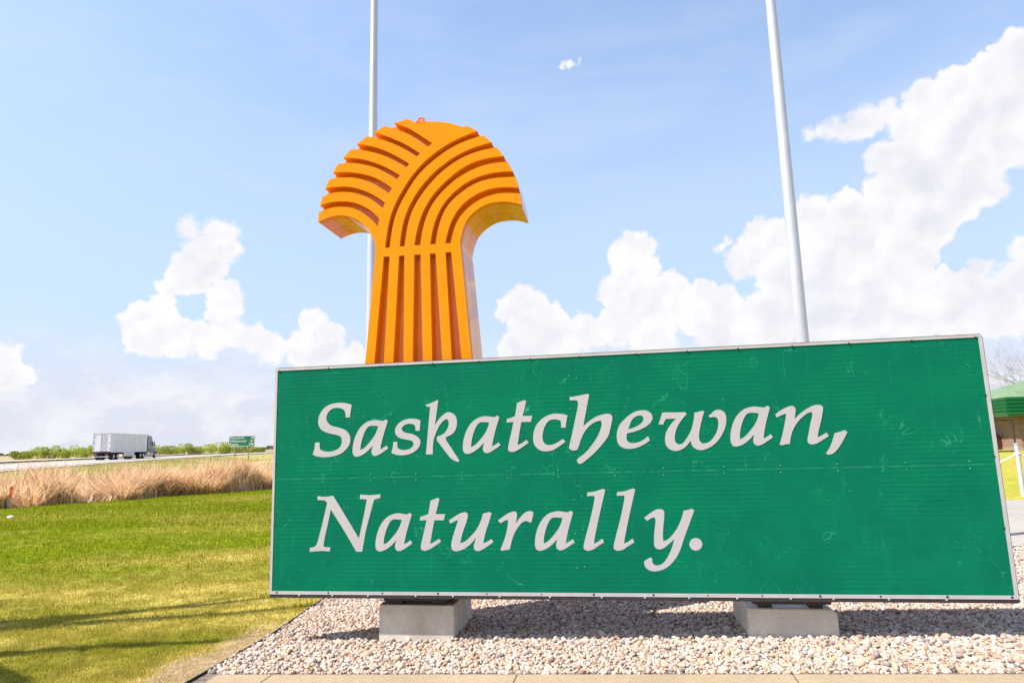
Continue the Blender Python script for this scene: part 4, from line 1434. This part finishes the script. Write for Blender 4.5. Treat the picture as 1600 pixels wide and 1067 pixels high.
spots = []
rb = random.Random(21)
for px in (36, 50, 64, 80, 95, 110, 124, 138, 152):
    spots.append((px, rb.uniform(190, 225), rb.uniform(4.5, 7.5), rb.uniform(3.0, 5.4) if px > 60 else rb.uniform(2.0, 3.0)))
for px in (246, 260, 276, 290, 305, 318, 330, 343, 356, 372, 386, 398, 410):
    spots.append((px, rb.uniform(215, 260), rb.uniform(5, 8.5), rb.uniform(2.6, 4.6) if px < 395 else 2.2))
KIND = ('low round lime-green bush', 'tall yellow-green bush', 'broad dull green bush')
for i, (px, dep, w, h) in enumerate(spots):
    x, y = cam_ground(px, dep)
    kind = 1 if h > 3.7 else (2 if w > 6.4 else 0)
    where = 'in the hedge off the tail of the trailer' if px < 200 else ('in the hedge between truck cab and distance sign' if px < 355 else 'in the hedge behind the distance sign')
    lab = KIND[kind] + ' ' + where
    if px == 36:
        lab = 'outermost bush of the hedge off the tail of the trailer'
    if px == 246:
        lab = 'bush right ahead of the truck cab beyond the highway'
    if px == 410:
        lab = 'last small bush of the hedge next to the big sign edge'
    b = empty('roadside_bush', (x, y, gz(x, y)), rb.uniform(0, 6), label=lab, cat='bush', group='hedge bushes beyond the highway')
    V, F, c = bush_mesh(100 + i, w, h * 0.9, 1300, (1.0, 1.1, 0.75)[kind])
    np_mesh('crown', V, F, M['leaf'], b, c)
    st = MB()
    for k in range(4):
        a = rb.uniform(0, 6.28)
        st.tube([(0.15 * math.cos(a), 0.15 * math.sin(a), -0.1), (0.5 * math.cos(a), 0.5 * math.sin(a), h * 0.35), (0.9 * math.cos(a), 0.9 * math.sin(a), h * 0.6)], [0.07, 0.05, 0.02], 5)
    st.build('trunk', M['bark'], b)
# the far wood on the horizon
rw = np.random.default_rng(8)
n = 16000
az = rw.uniform(-0.80, 0.75, n)
dep = rw.uniform(1250, 1500, n)
hgt = np.clip((fbm(az * 40, az * 0 + 2, 1.0, 4) - 0.36) * 22, 0, 6) + 0.8
P = np.stack([az * dep, dep, 0.25 + rw.random(n) * hgt], -1)
e1 = rw.normal(0, 1, (n, 3)) * 1.6
e2 = rw.normal(0, 1, (n, 3)) * 1.2
V = np.stack([P - e1, P + e2, P + e1, P - e2], 1).reshape(-1, 3)
tag(np_mesh('distant_wood', V, np.arange(4 * n).reshape(n, 4), M['leaf'], cols=np.repeat(np.array([[0.07, 0.10, 0.05]]) * rw.uniform(0.7, 1.3, (n, 1)), 4, 0)),
    'thin dark line of woodland on the far horizon', 'woodland', kind='stuff')


# ---------------------------------------------------------------- bare trees
def bare_tree(name, loc, height, seed, label, lean=(0, 0), spread=0.55, trunk_r=0.16, levels=5, group=None):
    r = random.Random(seed)
    t = empty(name, loc, label=label, cat='tree', group=group)
    tk, br, tw = MB(), MB(), MB()

    def grow(p, d, ln, rad, lev):
        pts, rr = [p], [rad]
        q, dd = p.copy(), d.copy()
        k = 4 if lev < 3 else 3
        for i in range(k):
            dd = (dd + Vector((r.gauss(0, .10), r.gauss(0, .10), r.gauss(0.02, .06)))).normalized()
            q = q + dd * ln / k
            pts.append(q.copy())
            rr.append(rad * (1 - 0.45 * (i + 1) / k))
        (tk if lev == 0 else br if lev < 3 else tw).tube(pts, rr, 10 if lev == 0 else 6 if lev < 3 else 4, False)
        if lev >= levels:
            return
        m = (5, 5, 5, 4, 4)[min(lev, 4)]
        for j in range(m):
            f = r.uniform(0.35, 1.0) if j else 1.0
            i0 = min(int(f * k), k - 1)
            base = pts[i0].lerp(pts[i0 + 1], f * k - i0) if f < 1 else pts[-1]
            a = r.uniform(0, 6.283)
            side = dd.orthogonal().normalized()
            side.rotate(Matrix.Rotation(a, 3, dd))
            nd = (dd * (1 - spread * (0.4 if j == 0 else 1)) + side * spread * (0.3 if j == 0 else r.uniform(.7, 1.1)) + Vector((0, 0, 0.10))).normalized()
            grow(base, nd, ln * r.uniform(0.55, 0.78), max(rr[min(i0 + 1, k)] * r.uniform(0.5, 0.7), 0.004), lev + 1)

    grow(Vector((0, 0, -0.1)), Vector((lean[0], lean[1], 1)).normalized(), height * 0.36, trunk_r, 0)
    tk.build('trunk', M['bark'], t, smooth=60)
    br.build('branches', M['bark'], t, smooth=60)
    tw.build('twigs', M['bark'], t)
    return t


def lawn_tree():
    """stands out on the lawn; its few long limbs throw streaks of shade across the grass"""
    r = random.Random(12)
    bx_, by_ = -9.6, 6.3
    t = empty('bare_tree', (bx_, by_, gz(bx_, by_)), label='leafless tree whose long limbs throw streaks of shade across the lawn', cat='tree')
    z0 = gz(bx_, by_)
    tk, br, tw = MB(), MB(), MB()
    tk.tube([(0, 0, -0.1), (0.05, 0.02, 1.4), (-0.02, 0.0, 3.0), (0.05, 0.05, 4.6), (0.3, 0.2, 6.4), (0.4, 0.5, 8.2)], [0.2, 0.17, 0.15, 0.11, 0.07, 0.02], 10)
    limbs = [[(0, 0, 3.0), (0.05, 0.35, 4.4), (0.55, 0.42, 5.6), (1.15, 0.46, 6.6), (1.6, 0.6, 7.3)],
             [(0, 0, 2.8), (0.55, -0.5, 4.0), (1.1, -0.9, 5.0), (1.75, -1.0, 5.7), (2.3, -1.15, 6.3)],
             [(0.8, -0.7, 4.5), (1.1, -1.3, 5.1), (1.4, -1.9, 5.7), (1.5, -2.5, 6.2)],
             [(0.02, 0.0, 3.8), (-0.7, 0.6, 5.0), (-1.4, 0.9, 6.2)], [(0, 0, 4.4), (-0.5, -0.8, 5.4), (-0.9, -1.4, 6.6)],
             [(0.05, 0.05, 4.6), (0.6, 0.0, 5.9), (1.3, -0.2, 7.0), (1.7, -0.2, 7.9)]]
    for lm in limbs:
        n = len(lm)
        br.tube(lm, [0.15 * (1 - 0.70 * i / (n - 1)) + 0.008 for i in range(n)], 7)
        for k in range(9):
            f = r.uniform(0.45, 0.98) * (n - 1)
            i0 = min(int(f), n - 2)
            p = Vector(lm[i0]).lerp(Vector(lm[i0 + 1]), f - i0)
            d = (Vector(lm[i0 + 1]) - Vector(lm[i0])).normalized()
            d = (d + Vector((r.gauss(0, .45), r.gauss(0, .45), r.gauss(0.15, .3)))).normalized()
            q1 = p + d * r.uniform(0.3, 0.6)
            q2 = q1 + (d + Vector((r.gauss(0, .25), r.gauss(0, .25), 0.15))).normalized() * r.uniform(0.3, 0.6)
            tw.tube([p, q1, q2], [0.018, 0.012, 0.004], 4, False)
    tk.build('trunk', M['bark'], t, smooth=60)
    br.build('branches', M['bark'], t, smooth=60)
    tw.build('twigs', M['bark'], t)


lawn_tree()
bare_tree('bare_tree', (52.5, 62.0, gz(52.5, 62)), 16.0, 9, 'leafless tree with fine reddish twigs beside the brick building', spread=0.62, trunk_r=0.2, levels=5)


# ---------------------------------------------------------------- brick building with a green roof
def building():
    # local: x along the front (to the right), y away, origin at the left front corner on the ground
    ox, oy = 40.3, 52.5
    z0 = gz(ox, oy)
    b = empty('visitor_building', (ox, oy, z0), R(-14), label='low brown brick building with hipped green shingle roof and ribbed green fascia', cat='building')
    Wb, Db, Hw = 16.0, 11.0, 2.75
    MB().box((0, 0, -0.2), (Wb, Db, Hw)).build('wall', M['brick'], b)
    MB().box((-0.03, -0.03, -0.2), (Wb + 0.03, Db + 0.03, 0.22)).build('plinth', M['walk'], b)
    ov = 1.25
    # fascia: ribbed metal, rib by rib
    n = 5
    fh = 1.42
    for i in range(n):
        za, zb = Hw - 0.02 + i * fh / n, Hw - 0.02 + (i + 1) * fh / n - 0.012
        k = 0.22
        mb = MB()
        o_ = ov + 0.03
        outer = [(-o_, -o_), (Wb + o_, -o_), (Wb + o_, Db + o_), (-o_, Db + o_)]
        inn = [(-o_ + k, -o_ + k), (Wb + o_ - k, -o_ + k), (Wb + o_ - k, Db + o_ - k), (-o_ + k, Db + o_ - k)]
        V = [(*q, zb) for q in outer] + [(*q, za) for q in inn] + [(*q, zb - 0.001) for q in inn]
        F = [(j, (j + 1) % 4, 4 + (j + 1) % 4, 4 + j) for j in range(4)] + [(j, (j + 1) % 4, 8 + (j + 1) % 4, 8 + j) for j in range(4)]
        mb.add(V, F)
        mb.build('fascia_rib', M['fascia'], b)
    MB().box((-ov + 0.1, -ov + 0.1, Hw - 0.03), (Wb + ov - 0.1, Db + ov - 0.1, Hw + 0.02)).build('soffit', M['fascia'], b)
    # hipped roof in courses of shingles
    zr = Hw + fh
    courses = 11
    rise = 2.3
    half = Db / 2 + ov
    for i in range(courses):
        a0, a1 = i / courses, (i + 1) / courses
        d0, d1 = a0 * half, a1 * half
        h0, h1 = zr + a0 * rise + 0.05, zr + a1 * rise
        lo = [(-ov + d0, -ov + d0), (Wb + ov - d0, -ov + d0), (Wb + ov - d0, Db + ov - d0), (-ov + d0, Db + ov - d0)]
        hi = [(-ov + d1, -ov + d1), (Wb + ov - d1, -ov + d1), (Wb + ov - d1, Db + ov - d1), (-ov + d1, Db + ov - d1)]
        V = [(*q, h0 - 0.07) for q in lo] + [(*q, h0) for q in lo] + [(*q, h1) for q in hi]
        F = [(j, (j + 1) % 4, 4 + (j + 1) % 4, 4 + j) for j in range(4)] + [(4 + j, 4 + (j + 1) % 4, 8 + (j + 1) % 4, 8 + j) for j in range(4)]
        MB().add(V, F).build('shingle_course', M['roof'], b)
    w_ = MB().box((5.0, -0.03, 0.9), (7.4, 0.02, 2.2)).build('window', M['whitepipe'], b)
    MB().box((5.08, -0.045, 0.98), (7.32, -0.031, 2.12)).build('pane', M['glass'], w_)
    d_ = MB().box((9.5, -0.03, 0.22), (10.6, 0.02, 2.35)).build('door', M['fascia'], b)
    MB().box((10.4, -0.07, 1.1), (10.48, -0.031, 1.25)).build('handle', M['galv'], d_)


building()


# dark pipe frame, waste shed, rope barrier
fr = empty('pipe_frame', (36.0, 47.5, gz(36, 47.5)), R(-14), label='dark steel pipe hoop standing before the brick building', cat='rail')
MB().tube([(0, 0, -0.1), (0, 0, 2.32)], 0.06, 8).build('upright', M['black'], fr)
MB().tube([(0.02, 0, 2.35), (-2.6, 0.3, 2.50)], 0.06, 8).build('top_bar', M['black'], fr)
MB().tube([(0.02, 0, 0.12), (-2.6, 0.3, 0.05)], 0.05, 8).build('bottom_bar', M['black'], fr)
MB().tube([(-2.6, 0.3, -0.1), (-2.6, 0.3, 2.5)], 0.05, 8).build('upright', M['black'], fr)

sx, sy = 40.4, 56.0
sh = empty('waste_shed', (sx, sy, gz(sx, sy)), R(18), label='small brown bin shed with sloping lid beside the brick building', cat='bin')
MB().prism([(-0.75, 0), (0.55, 0), (0.55, 0.95), (-0.1, 1.42), (-0.75, 1.05)], lambda u, v, d: Vector((u, d, v)), -0.5, 0.5).build('cabinet', M['shed'], sh)
MB().prism([(-0.80, 1.04), (-0.1, 1.44), (-0.1, 1.50), (-0.82, 1.10)], lambda u, v, d: Vector((u, d, v)), -0.55, 0.55).build('lid', M['shedlid'], sh)
MB().prism([(0.60, 0.93), (-0.098, 1.44), (-0.098, 1.50), (0.62, 1.0)], lambda u, v, d: Vector((u, d, v)), -0.55, 0.55).build('lid', M['shed'], sh)
MB().box((-0.765, -0.42, 0.05), (-0.751, 0.42, 1.0)).build('door', M['shedlid'], sh)

posts = [(9.35, 16.6), (12.15, 16.0), (14.9, 15.4)]
labs = ['white pipe post of the rope barrier, first beyond the sign', 'white pipe post of the rope barrier by the pavement edge', 'white pipe post ending the rope barrier']
for (x, y), lab in zip(posts, labs):
    z = gz(x, y)
    pt = empty('barrier_post', (x, y, z), label=lab, cat='post', group='posts of the rope barrier')
    MB().tube([(0, 0, -0.1), (0, 0, 1.22)], 0.05, 14).build('pipe', M['whitepipe'], pt, smooth=40)
    MB().tube([(0, 0, 1.22), (0, 0, 1.25), (0, 0, 1.27)], [0.055, 0.052, 0.02], 14).build('cap', M['galv'], pt, smooth=40)
    MB().tube([(0, 0, 1.00), (0, 0, 1.05)], 0.062, 14).build('rope_collar', M['rope'], pt, smooth=40)
for i in range(2):
    a, b = Vector((*posts[i], gz(*posts[i]) + 1.02)), Vector((*posts[i + 1], gz(*posts[i + 1]) + 1.02))
    pts = []
    for k in range(17):
        f = k / 16
        q = a.lerp(b, f)
        q.z -= 0.42 * 4 * f * (1 - f)
        pts.append(q)
    o = MB().tube(pts, 0.017, 6).build('barrier_rope', M['rope'], smooth=60)
    tag(o, ('sagging pale rope tied off behind the green sign', 'sagging pale rope leading on to the end post')[i], 'rope', 'ropes of the barrier')
